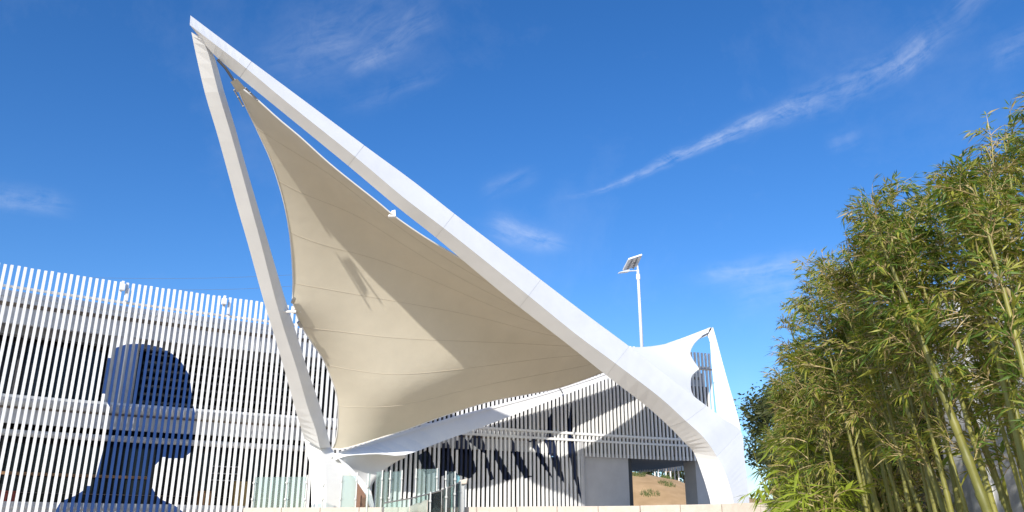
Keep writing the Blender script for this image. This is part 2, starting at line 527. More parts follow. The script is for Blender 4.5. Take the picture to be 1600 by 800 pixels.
def strip(name, s0, s1, prof, material, step=1.2, smooth=False, parent=None):
    """a moulding swept along the facade; prof = list of (off, z)"""
    mb = MB(); n = max(1, int((s1 - s0) / step)); secs = []
    for k in range(n + 1):
        s = lerp(s0, s1, k / n)
        secs.append([F(s, o_, z_) for o_, z_ in prof])
    mb.loft(secs)
    return mb.build(name, material, parent or bld, smooth=smooth)
def rect(o0, o1, z0, z1): return [(o0, z0), (o0, z1), (o1, z1), (o1, z0)]
SA = 0.0
hr = [(1.02 - 0.17 * math.sin(a), lerp(0, 0, 0) - 0.17 * math.cos(a)) for a in [math.pi * k / 8 for k in range(9)]]
def gutter(z):   # half round nosing
    return [(1.25, z), ] + [(1.12 - 0.20 * math.sin(math.pi * k / 8), z - 0.24 + 0.24 * math.cos(math.pi * k / 8)) for k in range(9)] + [(1.25, z - 0.48)]
strip('roof_slab', SA, S_END - 0.2, rect(1.2, 9.0, Z_PAR - 0.25, Z_PAR - 0.02), M['fascia'])
strip('parapet', SA, S_END - 0.2, rect(0.95, 1.2, Z_PARB + 0.02, Z_PAR), M['fascia'])
strip('parapet_trim', SA, S_END - 0.2, rect(0.90, 0.95, Z_PARB + 0.23, Z_PARB + 0.27), M['fascia'])
strip('parapet_strip', SA, S_END - 0.2, rect(1.02, 1.2, Z_PARB - 0.13, Z_PARB + 0.02), M['strip'])  # brown strip under the parapet
strip('upper_fascia', SA, S_END - 0.2, rect(1.08, 1.3, Z_FAS, Z_PARB - 0.13), M['fascia'])
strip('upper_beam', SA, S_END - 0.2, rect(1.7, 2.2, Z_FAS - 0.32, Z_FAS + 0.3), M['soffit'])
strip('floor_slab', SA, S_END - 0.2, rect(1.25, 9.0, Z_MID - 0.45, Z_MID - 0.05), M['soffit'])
strip('gutter', SA, S_END - 0.2, gutter(Z_MID), M['fascia'], smooth=False)
strip('gutter_strip', SA, S_END - 0.2, rect(1.06, 1.25, Z_MID - 0.56, Z_MID - 0.48), M['strip'])
strip('mid_fascia', SA, S_END - 0.2, rect(1.10, 1.3, Z_MIDB, Z_MID - 0.56), M['fascia'])
s_pipe_end = s_at(640, 700)
strip('pipe', SA, s_pipe_end, [(1.2 + 0.13 * math.cos(a), Z_PIPE + 0.13 * math.sin(a)) for a in [2 * math.pi * k / 10 for k in range(10)]], M['fascia'], smooth=True)
s_ls = s_at(378, 790)
strip('base_band', SA, s_ls + 0.3, rect(0.5, 1.0, EYE + 0.4, Z_BASE), M['fascia'])
strip('base_trim', SA, s_ls + 0.3, rect(0.42, 0.5, Z_BASE - 0.24, Z_BASE - 0.16), M['fascia'])
# dark rooms behind: glazing, back wall, floor
strip('ground_glazing', SA, s_door - 0.4, rect(2.6, 2.66, EYE + 0.6, Z_MIDB + 0.4), M['dglass'])
strip('upper_glazing', SA, S_END - 0.3, rect(2.6, 2.66, Z_MID - 0.05, Z_FAS + 0.4), M['dglass'])
strip('back_wall', SA, S_END - 0.3, rect(9.0, 9.3, Z_MID - 0.45, Z_PAR), M['greywall'])
strip('ground_back_wall', SA, s_door - 0.4, rect(3.4, 3.6, EYE + 0.6, Z_MID - 0.45), M['dark'])
mb = MB()
a0, a1 = F(S_END - 0.2, 0.9), F(S_END - 0.2, 9.0)
for zz0, zz1 in ((Z_MID - 0.45, Z_PAR - 0.25),):
    t = (a1 - a0).normalized(); nrm = Vector((t.y, -t.x, 0)) * 0.12
    up0, up1 = Vector((0, 0, zz0)), Vector((0, 0, zz1))
    mb.hexa([a0 + up0, a1 + up0, a1 + nrm + up0, a0 + nrm + up0], [a0 + up1, a1 + up1, a1 + nrm + up1, a0 + nrm + up1])
mb.build('end_wall', M['greywall'], bld)
# glazing mullions
k = 0; s = s_at(0, 560) - 3
me_m = {}
while s < S_END - 0.6:
    for z0, z1 in ((Z_MID - 0.05, Z_FAS + 0.3),) + (((EYE + 0.6, Z_MIDB + 0.3),) if s < s_door - 0.5 else ()):
        mb = MB(); mb.hexa([F(s, 2.48, z0), F(s + 0.07, 2.48, z0), F(s + 0.07, 2.6, z0), F(s, 2.6, z0)], [F(s, 2.48, z1), F(s + 0.07, 2.48, z1), F(s + 0.07, 2.6, z1), F(s, 2.6, z1)])
        mb.build('mullion', M['metal_dark'], bld)
    s += 1.9
# louvre blades seen behind the slats of the upper storey
sa, sb = s_at(225, 600, 1.7), s_at(505, 600, 1.7)
for k in range(7):
    z = Z_FAS - 0.55 - k * 0.36
    strip('louvre_blade', sa, sb, [(1.75, z), (1.75, z + 0.07), (2.05, z + 0.16), (2.05, z + 0.09)], M['strip2'])
# pale column upstairs
s0 = s_at(186, 600, 1.5)
mb = MB()
mb.loft([[F(s0, 1.7, z) + Vector((0.62 * math.cos(a), 0.62 * math.sin(a), 0)) for a in [2 * math.pi * k / 16 for k in range(16)]] for z in (Z_MID - 0.05, Z_FAS + 0.3)])
mb.build('column', M['fascia'], bld, smooth=False)
# handrail of timber indoors
strip('timber_rail', s_at(-20, 735, 2.2), s_at(232, 740, 2.2), rect(2.2, 2.3, EYE + 2.42, EYE + 2.54), M['wood'])
strip('lower_rail', s_at(-20, 765, 2.2), s_at(420, 765, 2.2), rect(2.2, 2.24, EYE + 1.72, EYE + 1.75), M['strip'])
# horizontal rails that hold the slats on the right
sr0 = s_at(640, 690)
for z in (EYE + 5.32, EYE + 4.97):
    strip('slat_rail', sr0, S_END - 0.05, rect(-0.035, -0.004, z - 0.06, z + 0.06), M['slat'])
strip('slat_rail', s_at(-60, 500), S_END - 0.05, rect(SDP + 0.01, SDP + 0.09, Z_PAR - 0.1, Z_PAR), M['slat'])
strip('slat_rail', s_at(-60, 640), S_END - 0.05, rect(SDP + 0.01, SDP + 0.09, Z_MID - 0.25, Z_MID - 0.15), M['slat'])
# dark soffit behind the short slats, grey entrance block, column, opening
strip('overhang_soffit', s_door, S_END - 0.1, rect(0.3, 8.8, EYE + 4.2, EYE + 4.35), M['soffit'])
strip('overhang_wall', s_door, S_END - 0.1, rect(0.55, 0.7, EYE + 4.35, Z_FAS + 0.2), M['dark'])
s_b0, s_b1 = s_at(909, 750, 0.3), s_at(983, 750, 0.3)
strip('entrance_block', s_b0, s_b1, rect(0.3, 6.0, TZ - 0.2, EYE + 4.2), M['greywall'])
strip('block_frame', s_b0 - 0.22, s_b0 - 0.01, rect(0.0, 1.2, TZ - 0.2, EYE + 4.9), M['greywall'])
strip('door_jamb', s_b1 + 0.01, s_b1 + 0.35, rect(0.5, 5.0, TZ - 0.2, EYE + 4.2), M['metal_dark'])
strip('door_jamb', s_b1 + 0.36, s_b1 + 0.62, rect(1.0, 5.0, TZ - 0.2, EYE + 4.2), M['dark'])
s_c0 = s_at(1083, 750, 1.0)
strip('corner_column', s_c0, s_c0 + 1.6, rect(0.6, 1.9, TZ - 0.2, EYE + 4.2), M['greywall'])
# the rear row of short slats under the far side of the overhang
nr = 40
rear0, rear1 = P(1000, 728, 55.5), P(1082, 716, 54.0)
rear0.z = rear1.z = 0
for k in range(22):
    a = rear0.lerp(rear1, k / 21); 
    mb = MB(); z0, z1 = EYE + 4.05, EYE + 5.0
    mb.box(a.x - 0.05, a.x + 0.05, a.y, a.y + 0.1, z0, z1)
    mb.build('rear_slat', M['slat'], bld)

# ------------------------------------------------------------------ floodlights on the slat tops
def floodlight(px, py, label):
    s, z = sz_at(px, py)
    t = empty('floodlight', F(s, -0.1, Z_TOP - 0.5))
    tag(t, label, 'floodlight', 'floodlights clamped to the slat tops')
    o = F(s, 0, 0); d = (F(s + 0.1) - F(s - 0.1)).normalized(); n = Vector((-d.y, d.x, 0))
    def bx(s0, s1, o0, o1, z0, z1, nm, mt):
        mb = MB()
        q = lambda ss, oo, zz: o + d * ss + n * oo + Vector((0, 0, zz))
        mb.hexa([q(s0, o0, z0), q(s1, o0, z0), q(s1, o1, z0), q(s0, o1, z0)], [q(s0, o0, z1), q(s1, o0, z1), q(s1, o1, z1), q(s0, o1, z1)])
        mb.build(nm, mt, t, bevel=0.015)
    bx(-0.12, 0.09, -0.22, -0.02, Z_TOP - 0.40, Z_TOP - 0.12, 'housing', M['lampw'])
    bx(-0.06, 0.05, -0.16, -0.03, Z_TOP - 0.12, Z_TOP + 0.02, 'bracket', M['lampw'])
    bx(0.17, 0.30, -0.08, -0.005, Z_TOP - 0.82, Z_TOP - 0.25, 'driver_box', M['fascia'])
floodlight(191, 448, 'small white floodlight clamped on the slat tops above the blue painted head')
floodlight(350, 470, 'small white floodlight clamped on the slat tops nearest the slanting canopy leg')

# ------------------------------------------------------------------ the canopy
can = empty('tensile_canopy', P(800, 760, 36) * 1.0)
can.location = (0, 36, TZ)
tag(can, 'huge white pointed canopy frame carrying a cream stretched fabric sail', 'canopy')
AY = 22.5
KY = 35.4
A3, K3 = P(296.5, 39, AY), P(1072, 658, KY)
def Yline(p, q, px=None, py=None):
    lo, hi = 0.0, 1.2
    for _ in range(50):
        m_ = (lo + hi) / 2; w = proj(p.lerp(q, m_))
        v = w[0] if px is not None else w[1]
        tgt = px if px is not None else py
        inc = (proj(q)[0] > proj(p)[0]) if px is not None else (proj(q)[1] > proj(p)[1])
        if (v < tgt) == inc: lo = m_
        else: hi = m_
    return p.lerp(q, lo).y
def beamY(px): return Yline(A3, K3, px=px)
def dens(st, n):
    """smooth stations given as tuples of pixel corners (+depth)"""
    arr = [[Vector((*c, 0)) for c in s_[:-1]] + [Vector((s_[-1], 0, 0))] for s_ in st]
    cols = list(zip(*arr))
    sm = [catmull(list(c_), n) for c_ in cols]
    return [([(c_[i].x, c_[i].y) for c_ in sm[:-1]], sm[-1][i].x) for i in range(len(sm[0]))]
f1 = [ # upper, ridge, lower edges of the front beam
    ((297.5, 24), (296.5, 39), (313, 60)), ((341, 57), (337, 70), (333, 84)), ((393, 96), (385, 107), (375, 121)), ((461, 146.5), (450, 161), (440, 174)), ((569, 227), (555, 245), (544, 259)),
    ((648, 285), (630, 308), (619, 322)), ((710, 334), (693, 356), (681, 371)), ((778, 386), (760, 409), (746, 426)), ((845, 437), (826, 462), (812, 480)), ((921, 495), (900, 522), (887, 538)), ((983, 541), (962, 568), (948, 587)),
    ((1055, 597), (1030, 620), (1008, 633)), ((1104, 634), (1072, 658), (1046, 667)), ((1132, 655), (1100, 684), (1068, 690)), ((1158, 674), (1120, 713), (1084, 707)),
    ((1163, 712), (1134, 742), (1097, 741)), ((1168, 752), (1142, 767), (1105, 766)), ((1171, 786), (1146.5, 788), (1110.5, 788)), ((1173, 812), (1149, 813), (1112, 813))]
st1 = []
for u_, r_, l_ in f1:
    Y = beamY(r_[0]) if r_[0] <= 1072 else lerp(KY, 36.2, min(1, (r_[0] - 1072) / 48))
    st1.append((u_, r_, l_, Y))
dn = dens(st1, 4)
def ring1(cs, Y, shrink=0.0):
    u_, r_, l_ = cs
    wU = math.hypot(u_[0] - r_[0], u_[1] - r_[1]) * Y / FPX
    wL = math.hypot(l_[0] - r_[0], l_[1] - r_[1]) * Y / FPX
    a = P(*u_, Y + wU * 1.3); b = P(*r_, Y); c = P(*l_, Y + wL * 1.0)
    d = a + c - b
    ring = [a, b, c, d]
    if shrink:
        ce = (a + b + c + d) / 4
        ring = [q + (ce - q).normalized() * shrink for q in ring]
    return ring
rings = [ring1(cs, Y) for cs, Y in dn]
cuts = [0, 2 * 4, 4 * 4, 6 * 4, 8 * 4, 10 * 4, 12 * 4, 14 * 4, len(rings) - 1]
for a, b in zip(cuts, cuts[1:]):
    seg = [list(r_) for r_ in rings[a:b + 1]]
    def nudge(r0, r1, g_):
        return [p + (q - p).normalized() * g_ for p, q in zip(r0, r1)]
    gap = 0.006
    if a: seg[0] = nudge(seg[0], seg[1], gap)
    if b != len(rings) - 1: seg[-1] = nudge(seg[-1], seg[-2], gap)
    mb = MB(); mb.loft(seg); mb.build('beam_panel', M['steel'], can)
mb = MB(); mb.loft([ring1(cs, Y, 0.03) for cs, Y in dn[1:-1]]); mb.build('beam_core', M['core'], can)

# slanting leg: outer, ridge, inner edge
LY = 37.0
N3 = P(503, 704, LY)
def legY(py): return Yline(A3, N3, py=py)
fl = [((299, 50), (313, 58), (322, 66)), ((305, 80), (325, 82), (335.5, 90)), ((320, 145), (341, 143), (350, 142)), ((338, 205), (359, 203), (368, 201)), ((352, 255), (373, 252), (381.5, 250)), ((371, 325), (392, 322), (402, 320)), ((387, 380), (407, 377), (418, 375)),
      ((411, 467), (429, 463), (443, 459)), ((428, 522), (445, 518), (461, 514)), ((445, 580), (464, 577), (479, 573)), ((461.7, 640), (481, 637), (500, 634)), ((470, 668), (493, 671), (509, 668)), ((475.5, 686), (500, 700), (517, 699))]
stl = [(o_, r_, i_, legY((o_[1] + i_[1]) / 2)) for o_, r_, i_ in fl]
def ringL(cs, Y, ko=0.25, ki=0.8):
    o_, r_, i_ = cs
    wO = math.hypot(o_[0] - r_[0], o_[1] - r_[1]) * Y / FPX
    wI = math.hypot(i_[0] - r_[0], i_[1] - r_[1]) * Y / FPX
    a = P(*o_, Y + wO * ko); b = P(*r_, Y); c = P(*i_, Y + wI * ki + 0.15)
    return [a, b, c, a + c - b]
mb = MB(); mb.loft([ringL(*q) for q in dens(stl, 3)]); mb.build('leg', M['steel'], can)
# spreading foot under the leg
ff = [((474.5, 683), (499, 697), (516, 696)), ((480, 709), (505, 714), (526, 713)), ((486, 733), (508, 730), (540, 730)), ((486.5, 755), (509, 754), (557, 752)), ((486.5, 780), (509.5, 780), (571, 779)), ((486.5, 812), (510, 812), (584, 812))]
stf = [(o_, r_, i_, LY - 0.02) for o_, r_, i_ in ff]
def ringF(cs, Y):
    o_, r_, i_ = cs
    wO = math.hypot(o_[0] - r_[0], o_[1] - r_[1]) * Y / FPX
    wI = math.hypot(i_[0] - r_[0], i_[1] - r_[1]) * Y / FPX
    a = P(*o_, Y + wO * 0.45); b = P(*r_, Y); c = P(*i_, Y + wI * 0.75 + 0.1)
    return [a, b, c, a + c - b]
mb = MB(); mb.loft([ringF(*q) for q in dens(stf, 3)]); mb.build('left_foot', M['steel'], can)

# rear beam from the left foot up to the rear peak
BY = 47.6
RD = 1.2
BULGE = 2.0
WB = 1.0
L3, B3 = P(522, 709, LY + 0.3), P(1114, 511, BY)
def rearY(px): return Yline(L3, B3, px=px)
fr = [((516, 711), (524, 719)), ((536, 704.5), (545, 712)), ((560, 697), (590, 709.5)), ((600, 684), (632, 711)), ((679, 660), (690, 690)), ((760, 637.5), (770, 661)), ((844, 615.5), (852, 629)), ((895, 600), (902, 609.5)), ((946, 583), (950, 591)), ((985, 566), (990, 577)), ((1020, 545), (1024, 555)), ((1068, 527.5), (1072, 538)), ((1110, 511.2), (1104, 525))]
rg = []
for t_, b_ in fr:
    rg.append((t_, b_, rearY((t_[0] + b_[0]) / 2)))
dr = dens(rg, 3)
def ringR(cs, Y):
    t_, b_ = cs
    tf, bf = P(*t_, Y), P(*b_, Y)
    h = (tf - bf).length
    bb = P(b_[0] + 2, b_[1] - 5, Y + RD); tb = P(t_[0] + 3, t_[1] + 4 if t_[0] < 990 else t_[1] + 2, Y + RD)
    return [tf, bf, bb, tb]
mb = MB(); mb.loft([ringR(*q) for q in dr]); mb.build('rear_beam', M['steel'], can)
# bright lip along the top of the rear beam
lip = []
for (t_, b_), Y in dr:
    if t_[0] > 960: break
    w_ = 4.2 if t_[0] < 700 else lerp(4.2, 1.5, (t_[0] - 700) / 260)
    a = P(*t_, Y - 0.06); b = P(t_[0] + 1, t_[1] + w_, Y - 0.06)
    lip.append([a, b, P(t_[0] + 1, t_[1] + w_, Y + 0.15), P(t_[0], t_[1] - 0.4, Y + 0.45)])
mb = MB(); mb.loft(lip); mb.build('beam_lip', M['steel'], can)
# curved web between the rear beam and the left foot
topw = [(527, 714), (545, 710.5), (566, 707), (590, 709), (612, 710.8), (633, 711.5)]
arcw = [(577, 772), (581, 757), (590, 745), (602, 733), (617, 722), (634, 712)]
topw3 = [P(x, y, rearY(x) + 0.05) for x, y in topw]
arcw3 = [P(x, y, rearY(x) + 1.1) for x, y in arcw]
rows = []
tw, aw = resample(catmull(topw3, 4), 14), resample(list(catmull(arcw3, 4)), 14)
hinge = P(524, 716, LY + 0.25)
mb = MB()
G_ = []
for k in range(15):
    col = []
    for j in range(7):
        v = j / 6
        p_ = tw[k].lerp(aw[k], v)
        p_ = p_ + Vector((0, 0.35 * math.sin(math.pi * v), 0))
        col.append(p_)
    G_.append(col)
for k in range(14):
    for j in range(6):
        mb.quad(G_[k][j], G_[k + 1][j], G_[k + 1][j + 1], G_[k][j + 1])
wb = mb.build('arch_web', M['steel'], can, smooth=True)
so = wb.modifiers.new('thickness', 'SOLIDIFY'); so.thickness = 0.12; so.offset = 0
# lit reveal between foot and web
stp = [((524, 712), (532, 716)), ((536, 726), (546, 728)), ((556, 750), (566, 749)), ((572, 774), (580, 768)), ((582, 806), (588, 806))]
stp3 = [[P(*a, LY + 0.35), P(*b, LY + 0.55), P(b[0], b[1], LY + 1.0), P(a[0], a[1], LY + 0.9)] for a, b in stp]
mb = MB(); mb.loft(stp3); mb.build('foot_reveal', M['steel'], can)

# rear leg from the rear peak down to the right foot
R3 = P(1158, 672, 38.7)
fb = [((1114, 511), (1104, 524), 511), ((1121, 536), (1109, 534), 536), ((1130, 570), (1112, 570), 570), ((1140, 606), (1116, 608), 606), ((1150, 640), (1120, 645), 640), ((1157.5, 674), (1128, 688), 676), ((1150, 694), (1138, 704), 676)]
rb = []
for o_, i_, y_ in fb:
    Y = Yline(B3, R3, py=min(y_, 676))
    rb.append((o_, i_, Y))
secs = []
for (o_, i_), Y in dens(rb, 3):
    a, b = P(*o_, Y), P(*i_, Y + 0.25)
    secs.append([a, b, P(i_[0] + 1, i_[1], Y + 0.9), P(o_[0] - 2, o_[1] + 0.8, Y + 0.8)])
mb = MB(); mb.loft(secs); mb.build('rear_leg', M['steel'], can)

# ---- the sail: a saddle stretched between the four members
top_px = [(366, 124, 0.5), (378, 138, 0.5), (401, 155, 0.5), (434, 185, 0.55), (470, 215, 0.6), (520, 260, 0.7), (590, 315.5, 0.8), (618, 339, 0.85), (667, 372.5, 0.9), (720, 404, 1.1), (800, 452, 1.3), (880, 505, 1.5), (950, 550, 1.7), (1010, 588, 2.0)]
top3 = [P(x, y, beamY(x) + o_) for x, y, o_ in top_px] + [P(1050, 607, 37.6), P(1083, 619, 38.6)]
bot_px = [(519, 701), (536, 701.5), (569, 692), (600, 682), (635, 671), (690, 651), (760, 628.5), (820, 616.5), (868, 607.5), (910, 594), (942, 582), (985, 566), (1020, 547), (1064, 531), (1106, 521.5)]
bot3 = []
for x, y in bot_px:
    t = (x - 519) / (1106 - 519)
    bot3.append(P(x, y, rearY(x) - 0.12 - BULGE * max(0, math.sin(math.pi * min(1, t / WB)))))
lef_px = [(366, 124, .5), (382, 162, .55), (405, 210, .7), (425, 255, .8), (442, 310, .9), (452, 360, .9), (456, 400, .85), (458, 440, .7), (457, 470, .5), (460.5, 483, .35), (470, 507, .6), (487, 535, .8), (502, 556, .9), (512, 577, 1.0), (526, 616, .9), (528.5, 651, .7), (525.5, 684, .4), (519, 701, .1)]
lef3 = [P(x, y, legY(min(y, 700)) + o_) for x, y, o_ in lef_px]
lef3[-1] = bot3[0]; lef3[0] = top3[0]
rig3 = [top3[-1], P(1079, 608, 39.4), P(1080, 588, 40.6), P(1092, 576.5, 41.4), P(1082, 562, 42.4), P(1078, 551, 43.1), P(1084, 537, 44.2), P(1096, 526, 45.0), bot3[-1]]
NU, NV = 72, 48
T_ = resample(catmull(top3, 4), NU); B_ = resample(catmull(bot3, 4), NU)
def cur(pts, cusp, n):
    i = cusp
    a = catmull(pts[:i + 1], 4); b = catmull(pts[i:], 4)
    la = sum((q - p).length for p, q in zip(a, a[1:])); lb = sum((q - p).length for p, q in zip(b, b[1:]))
    na = max(2, round(n * la / (la + lb)))
    return resample(a, na)[:-1] + resample(b, n - na)
L_ = cur(lef3, 9, NV); R_ = cur(rig3, 3, NV)
def sail_pt(iu, iv):
    u, v = iu / NU, iv / NV
    return (T_[iu] * (1 - v) + B_[iu] * v) + (L_[iv] * (1 - u) + R_[iv] * u) - (T_[0] * (1 - u) * (1 - v) + T_[-1] * u * (1 - v) + B_[0] * (1 - u) * v + B_[-1] * u * v)
SG = [[sail_pt(iu, iv) for iv in range(NV + 1)] for iu in range(NU + 1)]
sail = MB()
sv = empty('sail', (0, 0, 0)); sv.parent = can; attach(sv, can)
nb = 8
SAIL_OFF = 1
BEL = 3.8
def belly(u, v):
    # the membrane is drawn flatter through its middle and steeper towards its long edges
    w = min(1, u / 0.17); w = w * w * (3 - 2 * w)
    vc = 0.50 + 0.12 * min(1, u / 0.45)
    h = 0.40 * max(0.0, 1 - u / 0.50)
    if h <= 0.0: return 0.0
    x = v - vc
    if abs(x) <= h: y = -x
    elif x < -h: y = h * v / max(1e-6, vc - h)
    else: y = -h * (1 - v) / max(1e-6, 1 - vc - h)
    return BEL * y * w
A_ = np.array([[tuple(p) for p in col] for col in SG])
for _ in range(260):                                   # let the membrane relax between its fixed edges
    A_[1:-1, 1:-1] = 0.25 * (A_[2:, 1:-1] + A_[:-2, 1:-1] + A_[1:-1, 2:] + A_[1:-1, :-2])
SG = [[Vector(A_[i, j]) for j in range(NV + 1)] for i in range(NU + 1)]
G0 = [[p.copy() for p in col] for col in SG]
BF = np.array([[belly(i / NU, j / NV) for j in range(NV + 1)] for i in range(NU + 1)])
for _ in range(14):
    BF[1:-1, 1:-1] = 0.25 * (BF[2:, 1:-1] + BF[:-2, 1:-1] + BF[1:-1, 2:] + BF[1:-1, :-2])
for iu in range(NU + 1):
    for iv in range(NV + 1):
        a = G0[min(iu + 1, NU)][iv] - G0[max(iu - 1, 0)][iv]; b = G0[iu][min(iv + 1, NV)] - G0[iu][max(iv - 1, 0)]
        n = a.cross(b).normalized(); n = n if n.z > 0 else -n
        SG[iu][iv] = G0[iu][iv] + n * float(BF[iu, iv])
def sail_n(iu, iv):
    a = SG[min(iu + 1, NU)][iv] - SG[max(iu - 1, 0)][iv]; b = SG[iu][min(iv + 1, NV)] - SG[iu][max(iv - 1, 0)]
    n = a.cross(b); n.normalize()
    return n
SN = [[sail_n(iu, iv) for iv in range(NV + 1)] for iu in range(NU + 1)]
flip = 1 if SN[20][24].z > 0 else -1
SN = [[n * flip for n in col] for col in SN]          # towards the upper, outer side
for k in range(nb):
    j0, j1 = NV * k // nb, NV * (k + 1) // nb
    w_ = j1 - j0 + 1
    vs, fs, mi, ns = [], [], [], []
    for side in (0, 1):
        for iu in range(NU + 1):
            for iv in range(j0, j1 + 1):
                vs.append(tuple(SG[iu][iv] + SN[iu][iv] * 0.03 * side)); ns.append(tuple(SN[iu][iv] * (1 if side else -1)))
    ofs = (NU + 1) * w_
    up_ = None
    for side in (0, 1):
        for iu in range(NU):
            for q in range(w_ - 1):
                f_ = [side * ofs + iu * w_ + q, side * ofs + (iu + 1) * w_ + q, side * ofs + (iu + 1) * w_ + q + 1, side * ofs + iu * w_ + q + 1]
                if (side == 1) != (flip == 1): f_.reverse()
                fs.append(tuple(f_)); mi.append(side)
    ring = [iu * w_ for iu in range(NU + 1)] + [NU * w_ + q for q in range(1, w_)] + [iu * w_ + w_ - 1 for iu in range(NU - 1, -1, -1)] + [q for q in range(w_ - 2, 0, -1)]
    for p, q in zip(ring, ring[1:] + ring[:1]):
        fs.append((p, q, q + ofs, p + ofs)); mi.append(0)
    me = bpy.data.meshes.new('fabric_panel'); me.from_pydata(vs, [], fs)
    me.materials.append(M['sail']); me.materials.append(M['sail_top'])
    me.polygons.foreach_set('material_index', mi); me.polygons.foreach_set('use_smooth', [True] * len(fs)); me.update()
    me.normals_split_custom_set_from_vertices(ns)
    o = bpy.data.objects.new('fabric_panel', me); C.objects.link(o); attach(o, sv)
    if k < nb - 1:
        ms = MB()
        ms.tube([SG[iu][j1] for iu in range(NU + 1)], 0.010, 5)
        ms.build('seam', M['seam'], sv)
for nm, cv in (('edge_cable', [SG[i][0] for i in range(NU + 1)]), ('edge_cable', [SG[i][NV] for i in range(NU + 1)]), ('edge_cable', SG[0]), ('edge_cable', SG[NU])):
    ms = MB(); ms.tube(cv, 0.03, 6); ms.build(nm, M['rope'], sv)
# tip plate, cables and clamps
tipA = top3[0]
pl = MB()
cn = [P(360, 128, beamY(366) - .25), P(370, 123, beamY(366) - .2), P(383, 138, beamY(366) + .46), P(370, 144, beamY(366) + .46)]
pl.hexa(cn, [p + Vector((0, 0.06, 0.03)) for p in cn])
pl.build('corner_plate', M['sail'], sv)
cb = MB(); cb.tube([P(340, 93, AY + 0.9), P(352, 106, beamY(355) + .3), P(366, 127, beamY(366) + .38)], 0.045, 6); cb.build('stay_cable', M['metal_dark'], can)
for pts in ([(366, 141), (372, 152), (380, 166)], [(384, 138), (391, 145), (402, 156)]):
    cb = MB(); cb.tube([P(x, y, beamY(378) + .3) for x, y in pts], 0.03, 6); cb.build('stay_cable', M['metal_dark'], can)
    for x, y in pts:
        q = P(x, y, beamY(378) + .27); sb = MB(); sb.box(q.x - .022, q.x + .022, q.y - .022, q.y + .022, q.z - .022, q.z + .022); sb.build('shackle', M['metal_dark'], can)
pL, pS = P(444, 487, legY(478) + 0.5), P(463, 487, legY(482) + .3)
cb = MB(); cb.tube([pL, pS], 0.05, 6); cb.build('tie_rod', M['steel'], can)
for pts in ([(457, 473), (460, 466)], [(466, 503), (471, 511)], [(459, 488), (463, 487)]):
    cb = MB(); cb.tube([P(x, y, legY(y) + .35) for x, y in pts], 0.07, 6); cb.build('shackle', M['metal'], can)
# round patch at the middle corner
pc = MB(); ctr = P(463, 488, legY(482) + .33)
cb = MB(); cb.tube([P(1092, 576.5, 41.35), P(1112, 578, 41.6)], 0.05, 6); cb.build('tie_rod', M['metal'], can)
cb = MB(); cb.tube([P(1092, 529, 44.9), P(1106, 521, 45.4)], 0.05, 6); cb.build('stay_cable', M['metal'], can)
q = P(613, 333, beamY(613) + .85)
cb = MB(); cb.hexa([q + Vector((-.16, 0, -.12)), q + Vector((.12, 0, -.12)), q + Vector((.12, .2, -.12)), q + Vector((-.16, .2, -.12))], [q + Vector((-.02, 0, .1)), q + Vector((.1, 0, .13)), q + Vector((.1, .2, .13)), q + Vector((-.02, .2, .1))])
cb.build('clamp', M['steel'], sv)
q = P(876, 607, rearY(876) - .4)
cb = MB(); cb.tube([P(866, 607, rearY(876) - 1.2), P(874, 606, rearY(876) - .6), P(879, 614, rearY(876) - .1)], 0.04, 6); cb.build('shackle', M['metal'], can)

# ------------------------------------------------------------------ glass balustrades on the terrace
def glass_run(name_label, pts, ztop, zbot, posts, post_top=0.06, group='glass balustrades on the terrace', thick=0.016, cap=None):
    base = Vector(pts[0]); t = empty('glass_balustrade', (base.x, base.y, zbot))
    tag(t, name_label, 'glass balustrade', group)
    for i in range(len(pts) - 1):
        a, b = Vector(pts[i]), Vector(pts[i + 1]); d = (b - a).normalized(); n = Vector((-d.y, d.x, 0)) * thick
        a2, b2 = a + d * 0.02, b - d * 0.02
        za, zb = (ztop[i], ztop[i + 1]) if isinstance(ztop, list) else (ztop, ztop)
        mb = MB()
        mb.hexa([(a2.x, a2.y, zbot), (b2.x, b2.y, zbot), (b2.x + n.x, b2.y + n.y, zbot), (a2.x + n.x, a2.y + n.y, zbot)],
                [(a2.x, a2.y, za), (b2.x, b2.y, zb), (b2.x + n.x, b2.y + n.y, zb), (a2.x + n.x, a2.y + n.y, za)])
        mb.build('glass_panel', M['glass'], t)
        if cap:
            mb = MB(); mb.tube([(a.x, a.y, za), (b.x, b.y, zb)], 0.022, 6); mb.build('handrail', M['metal'], t)
    for i, f_ in posts:
        a, b = Vector(pts[i]), Vector(pts[i + 1]); q = a.lerp(b, f_)
        zt = (lerp(ztop[i], ztop[i + 1], f_) if isinstance(ztop, list) else ztop) + post_top
        mb = MB(); mb.box(q.x - 0.024, q.x + 0.024, q.y - 0.08, q.y - 0.02, zbot, zt); mb.build('post', M['metal'], t)
        for zc in (lerp(zbot, zt, 0.3), lerp(zbot, zt, 0.78)):
            mb = MB(); mb.tube([(q.x, q.y - 0.16, zc), (q.x, q.y - 0.02, zc)], 0.045, 8); mb.build('clamp', M['metal'], t)
def gp(px, Y): 
    v = P(px, 790, Y); return (v.x, v.y, 0)
def zpx(px, py, Y): return P(px, py, Y).z
glass_run('low clear glass balustrade before the white slats, left of the canopy foot', [gp(394, 35.4), gp(420, 35.3), gp(446, 35.2), gp(478, 35.1)], zpx(430, 745, 35.2), TZ, [(0, 0.02), (2, 0.0), (2, 0.97)])
glass_run('narrow glass panel with one slim post standing in front of the canopy foot', [gp(496, 33.6), gp(505, 33.6)], zpx(500, 762, 33.6), TZ, [(0, 0.85)], 0.35)
